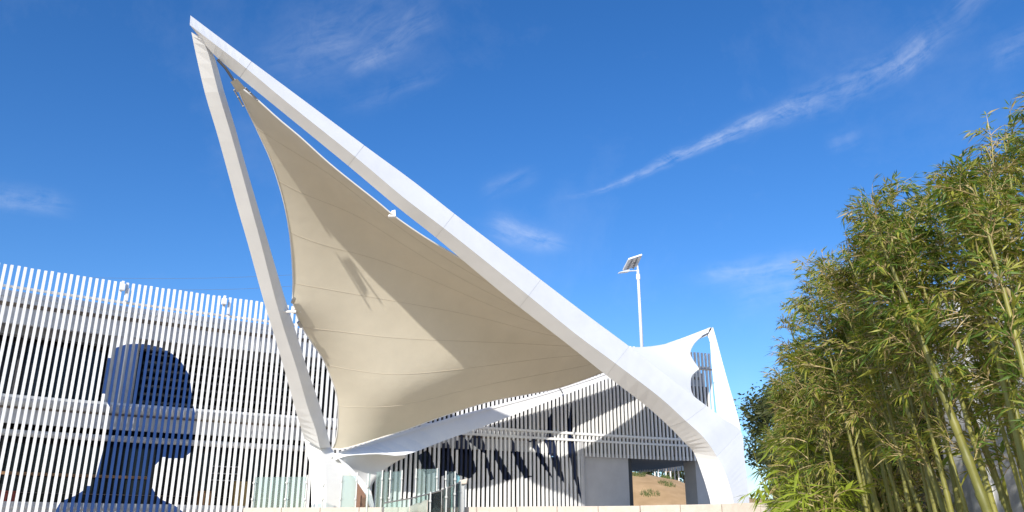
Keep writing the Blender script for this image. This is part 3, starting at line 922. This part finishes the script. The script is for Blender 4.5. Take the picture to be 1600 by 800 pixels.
glass_run('short glass balustrade under the canopy arch beside the brown box', [gp(531, 36.2), gp(557, 36.0)], zpx(540, 743, 36.1), TZ, [(0, 0.03), (0, 0.95)], 0.12)
glass_run('tall glass balustrade of two panels just right of the brown box', [gp(585, 35.6), gp(606, 35.6), gp(628, 35.4)], zpx(605, 737, 35.6), TZ, [(0, 0.5), (1, 0.1), (1, 0.93)], 0.05)
glass_run('tallest glass balustrade, in front of the dark slats', [gp(647, 35), gp(664, 35), gp(685, 34.8)], zpx(665, 733, 35), TZ, [(0, 0.1), (1, 0.85)], 0.02)
glass_run('glass balustrade with a stepped top behind the stone capped ramp end', [gp(695, 33.4), gp(710, 33.6), gp(718, 34.2)], [zpx(695, 737, 33.4), zpx(710, 737, 33.6), zpx(718, 744, 34)], TZ, [(0, 0.05), (1, 0.05)], 0.02)
glass_run('curved glass ramp railing rising to a cream stone cap', [gp(600, 29.5), gp(640, 29.2), gp(668, 29.4), gp(690, 29.9), gp(708, 30.6), gp(720, 31.4)], [zpx(600, 786, 29.5), zpx(640, 779, 29.2), zpx(668, 772, 29.4), zpx(690, 766, 29.9), zpx(708, 758, 30.6), zpx(720, 752, 31.4)], EYE + 0.1, [(2, 0.2), (3, 0.4), (4, 0.2), (4, 0.95)], 0.05, 'glass railings of the ramp', cap=True)
glass_run('lone steel post with a slim pane left of the curved ramp railing', [gp(570, 31.2), gp(577, 31.2)], zpx(573, 740, 31.2), EYE + 0.1, [(0, 0.5)], 0.0)
t = empty('capped_post', P(724, 790, 31.8)); tag(t, 'square metal post topped by a pale cream stone cap', 'post')
q = P(724, 752, 31.8)
mb = MB(); mb.box(q.x - .07, q.x + .07, q.y - .07, q.y + .07, 0, q.z - .1); mb.build('shaft', M['metal'], t)
mb = MB(); mb.hexa([(q.x - .2, q.y - .2, q.z - .12), (q.x + .13, q.y - .2, q.z - .10), (q.x + .13, q.y + .2, q.z - .10), (q.x - .2, q.y + .2, q.z - .12)], [(q.x - .14, q.y - .18, q.z + .02), (q.x + .17, q.y - .18, q.z + .1), (q.x + .17, q.y + .18, q.z + .1), (q.x - .14, q.y + .18, q.z + .02)])
mb.build('stone_cap', M['stone'], t, bevel=0.02)
# brown box under the arch
t = empty('planter_box', P(567, 790, 38.0)); tag(t, 'brown sheet metal box with a sloping top beneath the canopy arch', 'box')
a, b = P(554, 790, 37.9), P(577, 790, 37.7)
za, zb, zm = zpx(555, 752, 37.9), zpx(577, 767, 37.7), TZ
mb = MB(); mb.hexa([(a.x, a.y, zm), (b.x, b.y, zm), (b.x, b.y + .6, zm), (a.x, a.y + .6, zm)], [(a.x, a.y, za), (b.x, b.y, zb), (b.x, b.y + .6, zb), (a.x, a.y + .6, za)]); mb.build('body', M['corten'], t, bevel=0.01)
mb = MB(); mb.box(a.x - .03, b.x + .03, a.y - .25, a.y - .03, TZ, TZ + .09); mb.build('plinth', M['stone'], t)
# a few boulders and plants inside the curved ramp
rb_ = random.Random(5)
for i, (px, py, r_) in enumerate([(650, 798, .34), (668, 797, .42), (684, 799, .3)]):
    q = P(px, py, 31)
    bm = bmesh.new(); bmesh.ops.create_icosphere(bm, subdivisions=3, radius=r_)
    for v in bm.verts: v.co *= 1 + 0.18 * math.sin(v.co.x * 9 + i * 2) * math.cos(v.co.y * 8 + i); v.co.z *= 0.75
    me = bpy.data.meshes.new('boulder'); bm.to_mesh(me); bm.free(); me.materials.append(M['stone']); me.polygons.foreach_set('use_smooth', [True] * len(me.polygons))
    o = bpy.data.objects.new('boulder', me); C.objects.link(o); o.location = q
    tag(o, ['pale cream boulder behind the ramp glass, leftmost of three', 'pale cream boulder behind the ramp glass, middle and largest of three', 'small pale cream boulder behind the ramp glass, nearest the capped post'][i], 'boulder', 'boulders beside the ramp')
# ramp bank under the boulders
mb = MB(); 
qa = P(600, 800, 31.6)
mb.hexa([(-5.0, 30.3, 0), (-2.0, 30.0, 0), (-2.0, 32.3, 0), (-5.0, 32.6, 0)], [(-4.6, 30.7, EYE + .72), (-2.4, 30.4, EYE + .72), (-2.4, 32.2, EYE + .8), (-4.6, 32.4, EYE + .8)])
structure(mb.build('ramp_bank', M['stone'], None, bevel=0.05))
# things seen in the ground floor room
t = empty('display_shelf', F(s_at(352, 730, 1.9), 1.9, EYE + 0.6)); tag(t, 'thin white wire shelf in the dark room behind the slats', 'shelf')
s0, s1 = s_at(334, 730, 1.9), s_at(372, 730, 1.9)
for z in (EYE + 2.45, EYE + 2.75, EYE + 3.06):
    strip('shelf_board', s0, s1, rect(1.9, 2.2, z, z + 0.03), M['lampw'], parent=t)
for s_ in (s0 + .05, s1 - .05):
    strip('upright', s_, s_ + 0.04, rect(2.0, 2.04, EYE + .6, EYE + 3.2), M['metal_dark'], parent=t)
for px, mt_, lab in ((378, 'yellow', 'ochre cabinet behind the slats beside the low glass balustrade'), (16, 'red', 'dark red box behind the slats near the left edge'), (325, 'wood', 'brown wooden crate on the floor behind the slats below the wire shelf')):
    s_ = s_at(px, 760, 1.6)
    nm = {'yellow': 'cabinet', 'red': 'storage_box', 'wood': 'crate'}[mt_]
    h_ = {'yellow': 2.35, 'red': 1.7, 'wood': 1.9}[mt_]
    t = empty(nm, F(s_, 1.6, EYE + .6)); tag(t, lab, nm.replace('_', ' '))
    strip('body', s_ - .3, s_ + .3, rect(1.5, 2.1, EYE + .6, EYE + h_), M[mt_], parent=t)
    strip('lid', s_ - .33, s_ + .33, rect(1.46, 2.12, EYE + h_ + .002, EYE + h_ + .06), M[mt_], parent=t)

# ------------------------------------------------------------------ solar lamp on the roof
q0 = P(1003, 545, 49.6); q1 = P(995.5, 424, 49.6)
xr, yr = q0.x, q0.y
t = empty('solar_street_lamp', (xr, yr, Z_PAR)); tag(t, 'white solar street lamp with a tilted panel standing above the roof', 'street lamp')
mb = MB(); mb.tube([(xr, yr, Z_PAR - .1), (xr, yr, q1.z - .15), (xr, yr, q1.z + .1)], [.115, .085, .085], 12); mb.build('pole', M['lampw'], t, smooth=True)
mb = MB(); mb.tube([(xr, yr, q1.z - .1), (xr, yr, q1.z + .9)], .05, 8); mb.build('top_tube', M['lampw'], t)
mb = MB(); mb.tube([(xr, yr, q1.z - .55), (xr, yr, q1.z - .2)], .13, 10); mb.build('collar', M['lampw'], t)
mb = MB(); mb.box(xr - .28, xr + .28, yr - .2, yr + .2, Z_PAR - .05, Z_PAR + .62); mb.build('base_box', M['lampw'], t, bevel=.03)
mb = MB(); mb.box(xr + .2, xr + .34, yr - .12, yr + .02, Z_TOP - .1, Z_TOP + .35); mb.build('junction_box', M['fascia'], t)
c0 = Vector((xr, yr, 0))
pa, pb, pc_, pd = P(973.5, 423, 50.3), P(982.5, 405.5, 48.9), P(1003.5, 398.5, 48.9), P(995.5, 416.5, 50.3)
nrm = (pb - pa).cross(pd - pa).normalized()
if nrm.z < 0: nrm = -nrm
cen = (pa + pb + pc_ + pd) / 4
mb = MB(); mb.hexa([pa, pb, pc_, pd], [p + nrm * .09 for p in (pa, pb, pc_, pd)]); mb.build('panel_frame', M['lampw'], t)
ins = [cen + (p - cen) * .93 + nrm * .095 for p in (pa, pb, pc_, pd)]
mb = MB(); mb.hexa(ins, [p + nrm * .01 for p in ins]); mb.build('solar_cells', M['panel'], t)
for f_ in (.3, .7):
    mb = MB(); mb.tube([pa.lerp(pd, f_) - nrm * .06, pb.lerp(pc_, f_) - nrm * .06], .05, 6); mb.build('panel_rail', M['metal'], t)
mb = MB(); mb.tube([cen - nrm * .04, (xr, yr, q1.z + .8)], .05, 6); mb.build('panel_bracket', M['metal'], t)
la, lb = P(967, 426, 48.8), P(982, 423.5, 49.2)
mb = MB(); mb.tube([lb, (xr, yr, q1.z + .05)], .035, 6); mb.build('arm', M['lampw'], t)
mb = MB(); d = (lb - la); w = Vector((0.05, -.14, 0)); u = Vector((0, 0, .07))
mb.hexa([la - w - u * .4, lb - w - u, lb + w - u, la + w - u * .4], [la - w + u * .2, lb - w + u, lb + w + u, la + w + u * .2]); mb.build('lamp_head', M['lampw'], t, bevel=.01)

# overhead wires far behind
for (a, b, lab) in (((120, 433.5), (520, 426), 'thin dark overhead wire far behind the slats, the upper of two'), ((230, 452.5), (540, 440), 'thin dark overhead wire far behind the slats, the lower of two')):
    p0, p1 = P(*a, 84), P(*b, 84)
    pts = [p0.lerp(p1, k / 10) - Vector((0, 0, .35 * math.sin(math.pi * k / 10))) for k in range(11)]
    mb = MB(); mb.tube(pts, .013, 5); o = mb.build('overhead_wire', M['wire']); tag(o, lab, 'wire', 'overhead wires')

# ------------------------------------------------------------------ hill seen through the opening
def hill_h(x, y):
    c = interp([-10, 12.6, 18.1, 26, 40, 80], [8.4, 7.75, 6.3, 4.8, 3.6, 3.4], x)
    f_ = min(1, max(0, (y - 64) / 20)); f_ = f_ * f_ * (3 - 2 * f_)
    return TZ - 0.05 + (c - TZ) * f_ + 0.16 * math.sin(x * 1.3 + y * .5) * math.sin(y * .9) * f_ - max(0, y - 88) * 0.06
mb = MB(); idx = {}
xs = [-10 + i * 1.0 for i in range(71)]; ys = [57.5 + j * 1.3 for j in range(36)]
mb.v = [(x, y, hill_h(x, y)) for x in xs for y in ys]
mb.f = [(i * 36 + j, (i + 1) * 36 + j, (i + 1) * 36 + j + 1, i * 36 + j + 1) for i in range(70) for j in range(35)]; mb.m = [0] * len(mb.f)
structure(mb.build('hill', M['soil'], smooth=True))
mb = MB(); rg_ = random.Random(11)
for cx_, cy_, rr in ((11.9, 74, .9), (14.1, 77.5, .8), (16.6, 78, .6), (16.4, 74, 1.0), (11.9, 80, .7), (15.0, 82, .6), (18.6, 80, .8)):
    for k in range(150):
        a_, r_ = rg_.uniform(0, 6.28), rr * math.sqrt(rg_.random())
        x, y = cx_ + r_ * math.cos(a_), cy_ + r_ * math.sin(a_); z = hill_h(x, y); h_ = rg_.uniform(.12, .38); b_ = rg_.uniform(0, 6.28); lx, ly = rg_.uniform(-.15, .15), rg_.uniform(-.15, .15)
        n = len(mb.v); mb.v += [(x - .03 * math.cos(b_), y - .03 * math.sin(b_), z - .02), (x + .03 * math.cos(b_), y + .03 * math.sin(b_), z - .02), (x + lx, y + ly, z + h_)]; mb.f.append((n, n + 1, n + 2)); mb.m.append(0)
tag(mb.build('grass', M['grass']), 'tufts of short green grass on the brown hill', 'grass', kind='stuff')
# tents on the hill
def tent(px, py, Y, w, h, tilt, lab):
    q = P(px, py, Y); q.z = hill_h(q.x, q.y)
    t = empty('event_tent', q); tag(t, lab, 'tent', 'white tents on the hill')
    cs = [(-w, -w, h), (w, -w, h + tilt), (w, w, h + tilt * .8), (-w, w, h)]
    for x, y, z in cs:
        mb = MB(); mb.tube([q + Vector((x, y, -.6)), q + Vector((x, y, z))], .07, 6); mb.build('pole', M['fabric_w'], t)
    mb = MB(); n_ = 8
    def sp_(i, j):
        u, v = i / n_, j / n_
        z = (cs[0][2] * (1 - u) + cs[1][2] * u) * (1 - v) + (cs[3][2] * (1 - u) + cs[2][2] * u) * v
        return q + Vector((-w + 2 * w * u, -w + 2 * w * v, z - .5 * math.sin(math.pi * u) * math.sin(math.pi * v)))
    for i in range(n_):
        for j in range(n_): mb.quad(sp_(i, j), sp_(i + 1, j), sp_(i + 1, j + 1), sp_(i, j + 1))
    o = mb.build('canopy_sheet', M['fabric_w'], t, smooth=True); so = o.modifiers.new('thickness', 'SOLIDIFY'); so.thickness = .04
tent(1064, 752, 83, 1.2, 1.5, 1.2, 'white event tent with a slanting sheet, right one on the hill')
tent(1042, 748, 85, 1.0, 1.6, -.4, 'smaller white event tent behind the dark post on the hill')

# ------------------------------------------------------------------ concrete house behind the bamboo
hs = empty('concrete_house', (7, 10, 0)); tag(hs, 'grey concrete house wall half hidden behind the bamboo, with a dark slatted railing', 'house')
WX0, WY = 6.3, 14.0
mb = MB(); mb.box(WX0, 13, 4.0, WY, -.1, EYE + 3.3); mb.build('wall', M['concrete'], hs)
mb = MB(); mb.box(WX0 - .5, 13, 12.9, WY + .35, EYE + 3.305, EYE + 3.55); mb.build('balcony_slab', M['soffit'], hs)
src = None
for k in range(7):
    y = WY + .25 - k * .2
    if src is None:
        mb = MB(); mb.box(-.016, .016, -.016, .016, 0, .95); src = mb.build('railing_bar', M['metal_dark'], hs); src.location = (WX0 - .42, y, EYE + 3.55)
    else:
        c = link_copy(src, hs); c.location = (WX0 - .42, y, EYE + 3.55)
for k in range(11):
    z = EYE + 3.62 + k * .082
    mb = MB(); mb.box(WX0 - .46, WX0 - .44, 13.0, WY + .3, z, z + .05); mb.build('railing_slat', M['greywall'], hs)
mb = MB(); mb.box(WX0 - .03, WX0 - .003, 12.3, 13.3, EYE + 1.0, EYE + 2.6); mb.build('window', M['dglass'], hs)
for yy in (9.0, 11.4, 13.7):
    mb = MB(); mb.box(WX0 - .07, WX0 + .02, yy - .22, yy + .22, 0, EYE + 3.29); mb.build('pilaster', M['concrete'], hs)

# ------------------------------------------------------------------ bamboo, shrubs, trees
class Leaves:
    def __init__(s): s.v = []; s.f = []; s.m = []
    def leaf(s, p, d, n, l, w, m, droop=0.25):
        """one lance-shaped leaf folded on its midrib"""
        d = d.normalized(); side = d.cross(n)
        if side.length < 1e-4: side = d.cross(Vector((1, 0, 0)))
        side.normalize(); up = side.cross(d)
        k = len(s.v)
        mid = p + d * l * .42 - up * (0.03 * l)
        tip = p + d * l - Vector((0, 0, droop * l))
        s.v += [tuple(p), tuple(mid + side * w * .5 - up * w * .2), tuple(mid), tuple(mid - side * w * .5 - up * w * .2), tuple(tip)]
        s.f += [(k, k + 2, k + 1), (k, k + 3, k + 2), (k + 1, k + 2, k + 4), (k + 2, k + 3, k + 4)]; s.m += [m] * 4
    def bar(s, a, b, r0, r1, m):
        d = (b - a).normalized(); u = d.cross(Vector((.3, .2, 1))).normalized(); w = d.cross(u); k = len(s.v)
        for p, r in ((a, r0), (b, r1)):
            for q in range(3):
                an = q * 2.0944; s.v.append(tuple(p + (u * math.cos(an) + w * math.sin(an)) * r))
        for q in range(3): s.f.append((k + q, k + (q + 1) % 3, k + 3 + (q + 1) % 3, k + 3 + q)); s.m.append(m)
    def mesh(s, name, mats):
        me = bpy.data.meshes.new(name); me.from_pydata(s.v, [], s.f)
        for q in mats: me.materials.append(q)
        me.polygons.foreach_set('material_index', s.m); me.update()
        return me
rv = random.Random(21)
def rdir(r, zlo=-1, zhi=1):
    a = r.uniform(0, 6.2832); z = r.uniform(zlo, zhi); q = math.sqrt(max(0, 1 - z * z)); return Vector((q * math.cos(a), q * math.sin(a), z))
BM = [M['twig'], M['leaf_a'], M['leaf_b'], M['leaf_c']]
def pick(r, tone):
    q = r.random()
    w = {'green': (.60, .92), 'olive': (.36, .87), 'straw': (.26, .74)}[tone]
    return 1 if q < w[0] else 2 if q < w[1] else 3
def add_spray(L_, r, p, d, length, tone, lf=(.125, .215), nleaf=9, m=None):
    """a drooping twig with alternate leaves"""
    cur_ = p.copy(); dd = d.normalized(); n_ = nleaf
    for i in range(n_):
        nx = cur_ + dd * (length / n_)
        L_.bar(cur_, nx, .0045 * (1.4 - i / n_), .0045 * (1.3 - i / n_), 0)
        sd_ = dd.cross(Vector((0, 0, 1))); sd_ = sd_.normalized() if sd_.length > .01 else Vector((1, 0, 0))
        side = sd_ * (1 if i % 2 else -1)
        ld = (dd * r.uniform(.5, 1.1) + side * r.uniform(.3, 1.0) + rdir(r) * .35 + Vector((0, 0, r.uniform(-.55, .2)))).normalized()
        l = r.uniform(*lf) * (1.25 if r.random() < .2 else 1)
        if i > n_ * .25 or r.random() < .5:
            L_.leaf(nx, ld, Vector((0, 0, 1)) + rdir(r) * .6, l, l * r.uniform(.15, .23), m if m is not None else pick(r, tone), r.uniform(.05, .45))
        dd = (dd + Vector((0, 0, -.10)) + rdir(r) * .10).normalized(); cur_ = nx
    for q in range(3):
        L_.leaf(cur_, (dd + rdir(r) * .6).normalized(), Vector((0, 0, 1)) + rdir(r) * .5, r.uniform(*lf), .02, m if m is not None else pick(r, tone), .2)
def spray_mesh(seed, tone):
    r = random.Random(seed); L_ = Leaves()
    # a branch along +X that carries several twigs
    bl = r.uniform(.35, .6); p = Vector((0, 0, 0)); d = Vector((1, 0, .45)).normalized(); 
    for i in range(5):
        nx = p + d * bl / 5; L_.bar(p, nx, .0055 - i * .0008, .0047 - i * .0008, 0); p = nx
        d = (d + rdir(r) * .16 + Vector((0, 0, -.05))).normalized()
        for q in range(2 if i else 1):
            add_spray(L_, r, p, (d + rdir(r) * .9).normalized(), r.uniform(.18, .36), tone, nleaf=r.randint(5, 8))
    return L_.mesh('leaf_spray', BM)
SPR = {tn: [spray_mesh(100 + i * 7 + k * 50, tn) for i in range(7)] for k, tn in enumerate(('green', 'olive', 'straw'))}
# joined crowns for the plants farther off: the same sprays as one mesh
SPA = {}
for tn, ms_ in SPR.items():
    SPA[tn] = []
    for me in ms_:
        v = np.empty(len(me.vertices) * 3); me.vertices.foreach_get('co', v)
        SPA[tn].append((v.reshape(-1, 3), [tuple(p.vertices) for p in me.polygons], [p.material_index for p in me.polygons]))
def culm_path(r, H, lean, bend):
    n_ = 12; pts = []
    for i in range(n_ + 1):
        t_ = i / n_; pts.append(Vector((lean.x * t_ + bend.x * t_ ** 3, lean.y * t_ + bend.y * t_ ** 3, H * t_ - .12 * H * (bend.length / H) * t_ ** 3)))
    return pts
def pos_on(pts, t_):
    k = min(len(pts) - 2, int(t_ * (len(pts) - 1))); return pts[k].lerp(pts[k + 1], t_ * (len(pts) - 1) - k)
def culm_mesh(pts, r0, H, lo):
    """jointed cane: a ring ridge at every node"""
    mb = MB(); P_ = []; Rr = []
    nn = max(6, int(H / .27))
    for i in range(nn * 3 + 1):
        t_ = i / (nn * 3); rad = r0 * (1 - .88 * t_ ** 1.4); 
        P_.append(pos_on(pts, t_ * .999)); Rr.append(rad * (1.0 if i % 3 else 1.16) * (.98 if i % 3 else 1))
        if i % 3 == 0 and i: 
            P_.append(pos_on(pts, min(.999, t_ + .02 / H))); Rr.append(rad * .97)
    mb.tube(P_, Rr, 8 if lo else 10)
    return mb.mesh('culm', M['culm'], smooth=True)
GRP = 'bamboo plants in the tall hedge'
def bamboo(x, y, H, r0, lean, bend, tone, label, detail, seed, spread=1.0, z0=.28, dens_=1.0):
    r = random.Random(seed)
    t = empty('bamboo', (x, y, 0)); tag(t, label, 'bamboo', GRP)
    pts = culm_path(r, H, Vector(lean), Vector(bend))
    o = bpy.data.objects.new('culm', culm_mesh(pts, r0, H, not detail)); C.objects.link(o); o.parent = t
    n_ = int(34 * dens_ * H / 5)
    V_, F_, M_ = [], [], []; nv = 0
    for i in range(n_ + 5):
        t_ = z0 + (1 - z0) * (i + r.random()) / n_ if i < n_ else .88 + .024 * (i - n_)
        p = pos_on(pts, min(.998, t_))
        sc_ = r.uniform(.6, 1.05) * spread * (1.0 if t_ < .85 else .8)
        rot = Matrix.Rotation(r.uniform(0, 6.2832), 4, 'Z') @ Matrix.Rotation(r.uniform(-1.15, .12), 4, 'Y') @ Matrix.Rotation(r.uniform(-.6, .6), 4, 'X')
        tn = tone if r.random() < .7 else r.choice(('green', 'olive', 'straw'))
        k = r.randrange(7)
        if detail:
            c = bpy.data.objects.new('leaf_spray', SPR[tn][k]); C.objects.link(c); c.parent = t
            c.matrix_basis = Matrix.Translation(p) @ rot @ Matrix.Scale(sc_, 4)
        else:
            v, f_, m_ = SPA[tn][k]
            A_ = np.array((rot @ Matrix.Scale(sc_, 4)).to_3x3()); vv = v @ A_.T + np.array(p)
            V_.append(vv); F_ += [tuple(q + nv for q in ff_) for ff_ in f_]; M_ += m_; nv += len(vv)
    if not detail:
        me = bpy.data.meshes.new('foliage'); me.from_pydata(np.concatenate(V_).tolist(), [], F_)
        for q in BM: me.materials.append(q)
        me.polygons.foreach_set('material_index', M_); me.update()
        c = bpy.data.objects.new('foliage', me); C.objects.link(c); c.parent = t
# thick canes picked out of the hedge: (pixel at the bottom, pixel near the top, distance, radius)
heroes = [((1545, 800), (1388, 360), 6.6, .052, 'green', 'thickest leaning green bamboo cane, crossing the middle of the hedge from lower right'),
          ((1578, 800), (1432, 400), 7.4, .040, 'olive', 'slimmer leaning bamboo cane just right of the thickest cane'),
          ((1478, 800), (1350, 420), 7.6, .042, 'olive', 'leaning yellow green bamboo cane just left of the thickest cane'),
          ((1372, 800), (1290, 450), 9.8, .050, 'straw', 'yellowish bamboo cane at the left of the grey wall'),
          ((1655, 800), (1556, 335), 5.6, .042, 'green', 'tallest bamboo at the right edge rising above all others'),
          ((1640, 800), (1594, 262), 6.3, .045, 'green', 'tall dark bamboo cane cut by the right edge of the picture'),
          ((1440, 800), (1330, 470), 8.2, .028, 'olive', 'thin bamboo cane in front of the dark window of the grey wall'),
          ((1606, 800), (1490, 380), 6.9, .028, 'green', 'thin leaning bamboo cane between the thickest cane and the right edge'),
          ((1322, 800), (1250, 520), 11.5, .036, 'straw', 'yellowish bamboo cane rising out of the lime green shrubs'),
          ((1512, 800), (1405, 400), 7.2, .024, 'olive', 'thin bamboo cane running close beside the thickest cane'),
          ((1628, 800), (1520, 330), 6.2, .030, 'straw', 'pale yellow bamboo cane near the right edge, below the tallest plant'),
          ((1410, 800), (1318, 470), 8.9, .028, 'olive', 'thin yellow green bamboo cane right of the slatted house railing')]
for i, (a, b, Y, r0, tone, lab) in enumerate(heroes):
    pa, pb = P(*a, Y), P(*b, Y + .15)
    d = (pb - pa) / (pb.z - pa.z); g0 = pa - d * pa.z
    H = pb.z + .25
    bamboo(g0.x, g0.y, H, r0, (d.x * H, d.y * H, 0), (-.15, -.05, 0), tone, lab, True, 300 + i, .72, .46 if i < 6 else .55, .52)
# the hedge
def row_x(y): return 4.4 + max(0, y - 10.5) * .275
TONE = {'green': 'bright green', 'olive': 'olive green', 'straw': 'straw tinted'}
def zone(y): return 'nearest the right edge' if y < 8 else 'before the grey house wall' if y < 11.5 else 'above the lime shrubs' if y < 15.5 else 'beside the canopy foot'
k = 0; y = 5.3
while y < 22.0:
    for lane in range(2 if y < 12 else 3):
        x = row_x(y) + lane * .52 + rv.uniform(-.18, .18) + (0.25 if y < 7 else 0)
        yy = y + rv.uniform(-.2, .2)
        H = rv.uniform(4.3, 5.05) * (1.0 if y < 9.6 else .84 if y < 12 else .86 if y < 15 else .82)
        if lane == 1 and 8 < y < 13: continue
        tone = rv.choice(('green', 'green', 'olive', 'olive', 'straw')) if y < 12 else rv.choice(('olive', 'olive', 'straw', 'green'))
        det = y < 7.0 and lane == 0
        bamboo(x, yy, H, rv.uniform(.016, .038), (rv.uniform(-.35, .15), rv.uniform(-.2, .2), 0), (rv.uniform(-.5, .3), rv.uniform(-.35, .25), 0), tone,
               TONE[tone] + ' slim bamboo ' + ('in the front row ' if lane == 0 else 'behind the front row ') + zone(y), det, 1000 + k, .80 if y < 12 else .92, .46 if y < 8.0 else .60 if y < 11.8 else .18, .44 if y < 12 else .9)
        k += 1
    y += .50
# bare stemmed canes along the path side
y = 5.9; k = 0
while y < 17:
    tone = ('straw', 'olive', 'green')[k % 3]
    bamboo(row_x(y) - rv.uniform(.38, .6), y + rv.uniform(-.2, .2), rv.uniform(4.1, 4.8) * (1 if y < 9.6 else .84), rv.uniform(.020, .034), (rv.uniform(-.4, -.05) if y < 12 else 0, rv.uniform(-.2, .2), 0), (rv.uniform(-.3, .2) if y < 12 else 0, 0, 0), tone,
           TONE[tone] + ' bare stemmed bamboo cane ' + zone(y), False, 2000 + k, .72, .66, .6)
    k += 1; y += .42
# lime green low shrubs at the foot of the hedge
def lime_shrub(x, y, H, n_, label, seed):
    r = random.Random(seed); t = empty('shrub', (x, y, 0)); tag(t, label, 'shrub', 'lime green shrubs at the hedge foot')
    st_ = MB(); L_ = Leaves()
    for i in range(n_):
        a_ = r.uniform(0, 6.28); h_ = H * r.uniform(.72, 1.0); sp_ = r.uniform(.1, .55)
        pts = [Vector((math.cos(a_) * sp_ * q ** 1.6, math.sin(a_) * sp_ * q ** 1.6, h_ * q)) for q in (0, .25, .5, .75, 1)]
        st_.tube([Vector((x, y, 0)) + p for p in pts], [.012, .010, .009, .007, .004], 5)
        for q in range(12):
            t_ = r.uniform(.35, 1); p = pos_on(pts, min(.99, t_))
            add_spray(L_, r, p, rdir(r, -.1, .8), r.uniform(.25, .5), 'green', (.16, .27), 7, m=1)
    st_.build('stems', M['culm'], t)
    me = L_.mesh('foliage', [M['twig'], M['leaf_d']]); c = bpy.data.objects.new('foliage', me); C.objects.link(c); c.parent = t
lime_shrub(3.55, 10.4, 2.75, 9, 'lime green shrub with long drooping leaves, left of the yellowish cane', 51)
lime_shrub(3.85, 12.0, 3.0, 9, 'lime green shrub nearest the broken end of the stone edge', 52)
lime_shrub(3.35, 9.2, 2.35, 7, 'low lime green shrub in front, at the bottom of the hedge', 53)
lime_shrub(5.0, 14.2, 2.9, 8, 'lime green shrub farthest back, behind the stone edge', 54)
def tree(x, y, H, cr, label, seed, zb=0.0, leafm='leaf_e', n_=2600, ls=.16):
    r = random.Random(seed); t = empty('tree', (x, y, zb)); tag(t, label, 'tree', 'trees behind the hedge')
    mb = MB(); base = Vector((x, y, zb)); tips = []
    mb.tube([base, base + Vector((.05, .03, H * .35)), base + Vector((-.04, .05, H * .7)), base + Vector((0, 0, H * .93))], [.13, .11, .07, .02], 8)
    for i in range(14):
        t_ = r.uniform(.3, .9); a_ = r.uniform(0, 6.28); ln = cr * r.uniform(.6, 1) * (1.15 - t_ * .6)
        p = base + Vector((0, 0, H * t_)); e = p + Vector((math.cos(a_) * ln, math.sin(a_) * ln, ln * .55)); mb.tube([p, p.lerp(e, .5) + Vector((0, 0, .06)), e], [.045, .03, .012], 5); tips += [e, p.lerp(e, .65)]
    tips.append(base + Vector((0, 0, H * .95)))
    mb.build('trunk', M['bark'], t)
    L_ = Leaves()
    for i in range(n_):
        c = r.choice(tips) - base; p = c + rdir(r) * (cr * .42 * r.random() ** .5)
        l = r.uniform(.6, 1.3) * ls; L_.leaf(p, rdir(r, -.7, .6), rdir(r), l, l * .4, 0, .2)
    me = L_.mesh('crown', [M[leafm]]); c = bpy.data.objects.new('crown', me); C.objects.link(c); c.parent = t
tree(12.9, 42, 6.2, 1.7, 'dark tree right behind the foot of the canopy', 60, TZ, n_=3400, ls=.26)
tree(8.9, 26.2, 6.0, 1.3, 'dark small tree standing between the canopy foot and the bamboo', 61, ls=.2)
tree(8.5, 23.6, 5.2, 1.3, 'dark bushy tree behind the far end of the bamboo', 62, ls=.2)
tree(10.4, 30.5, 7.6, 1.5, 'tallest dark tree behind the hedge, farthest from the viewer', 63, ls=.22)
tree(9.6, 24.5, 6.2, 1.6, 'dark tree behind the middle of the hedge', 64, ls=.2)
tree(18.6, 92, 5.0, 2.2, 'dark tree on the hill behind the tents', 65, 5.0, n_=1500, ls=.4)
tree(15.6, 95, 4.4, 2.0, 'lower dark tree on the hill left of the tents', 66, 5.4, n_=1500, ls=.4)
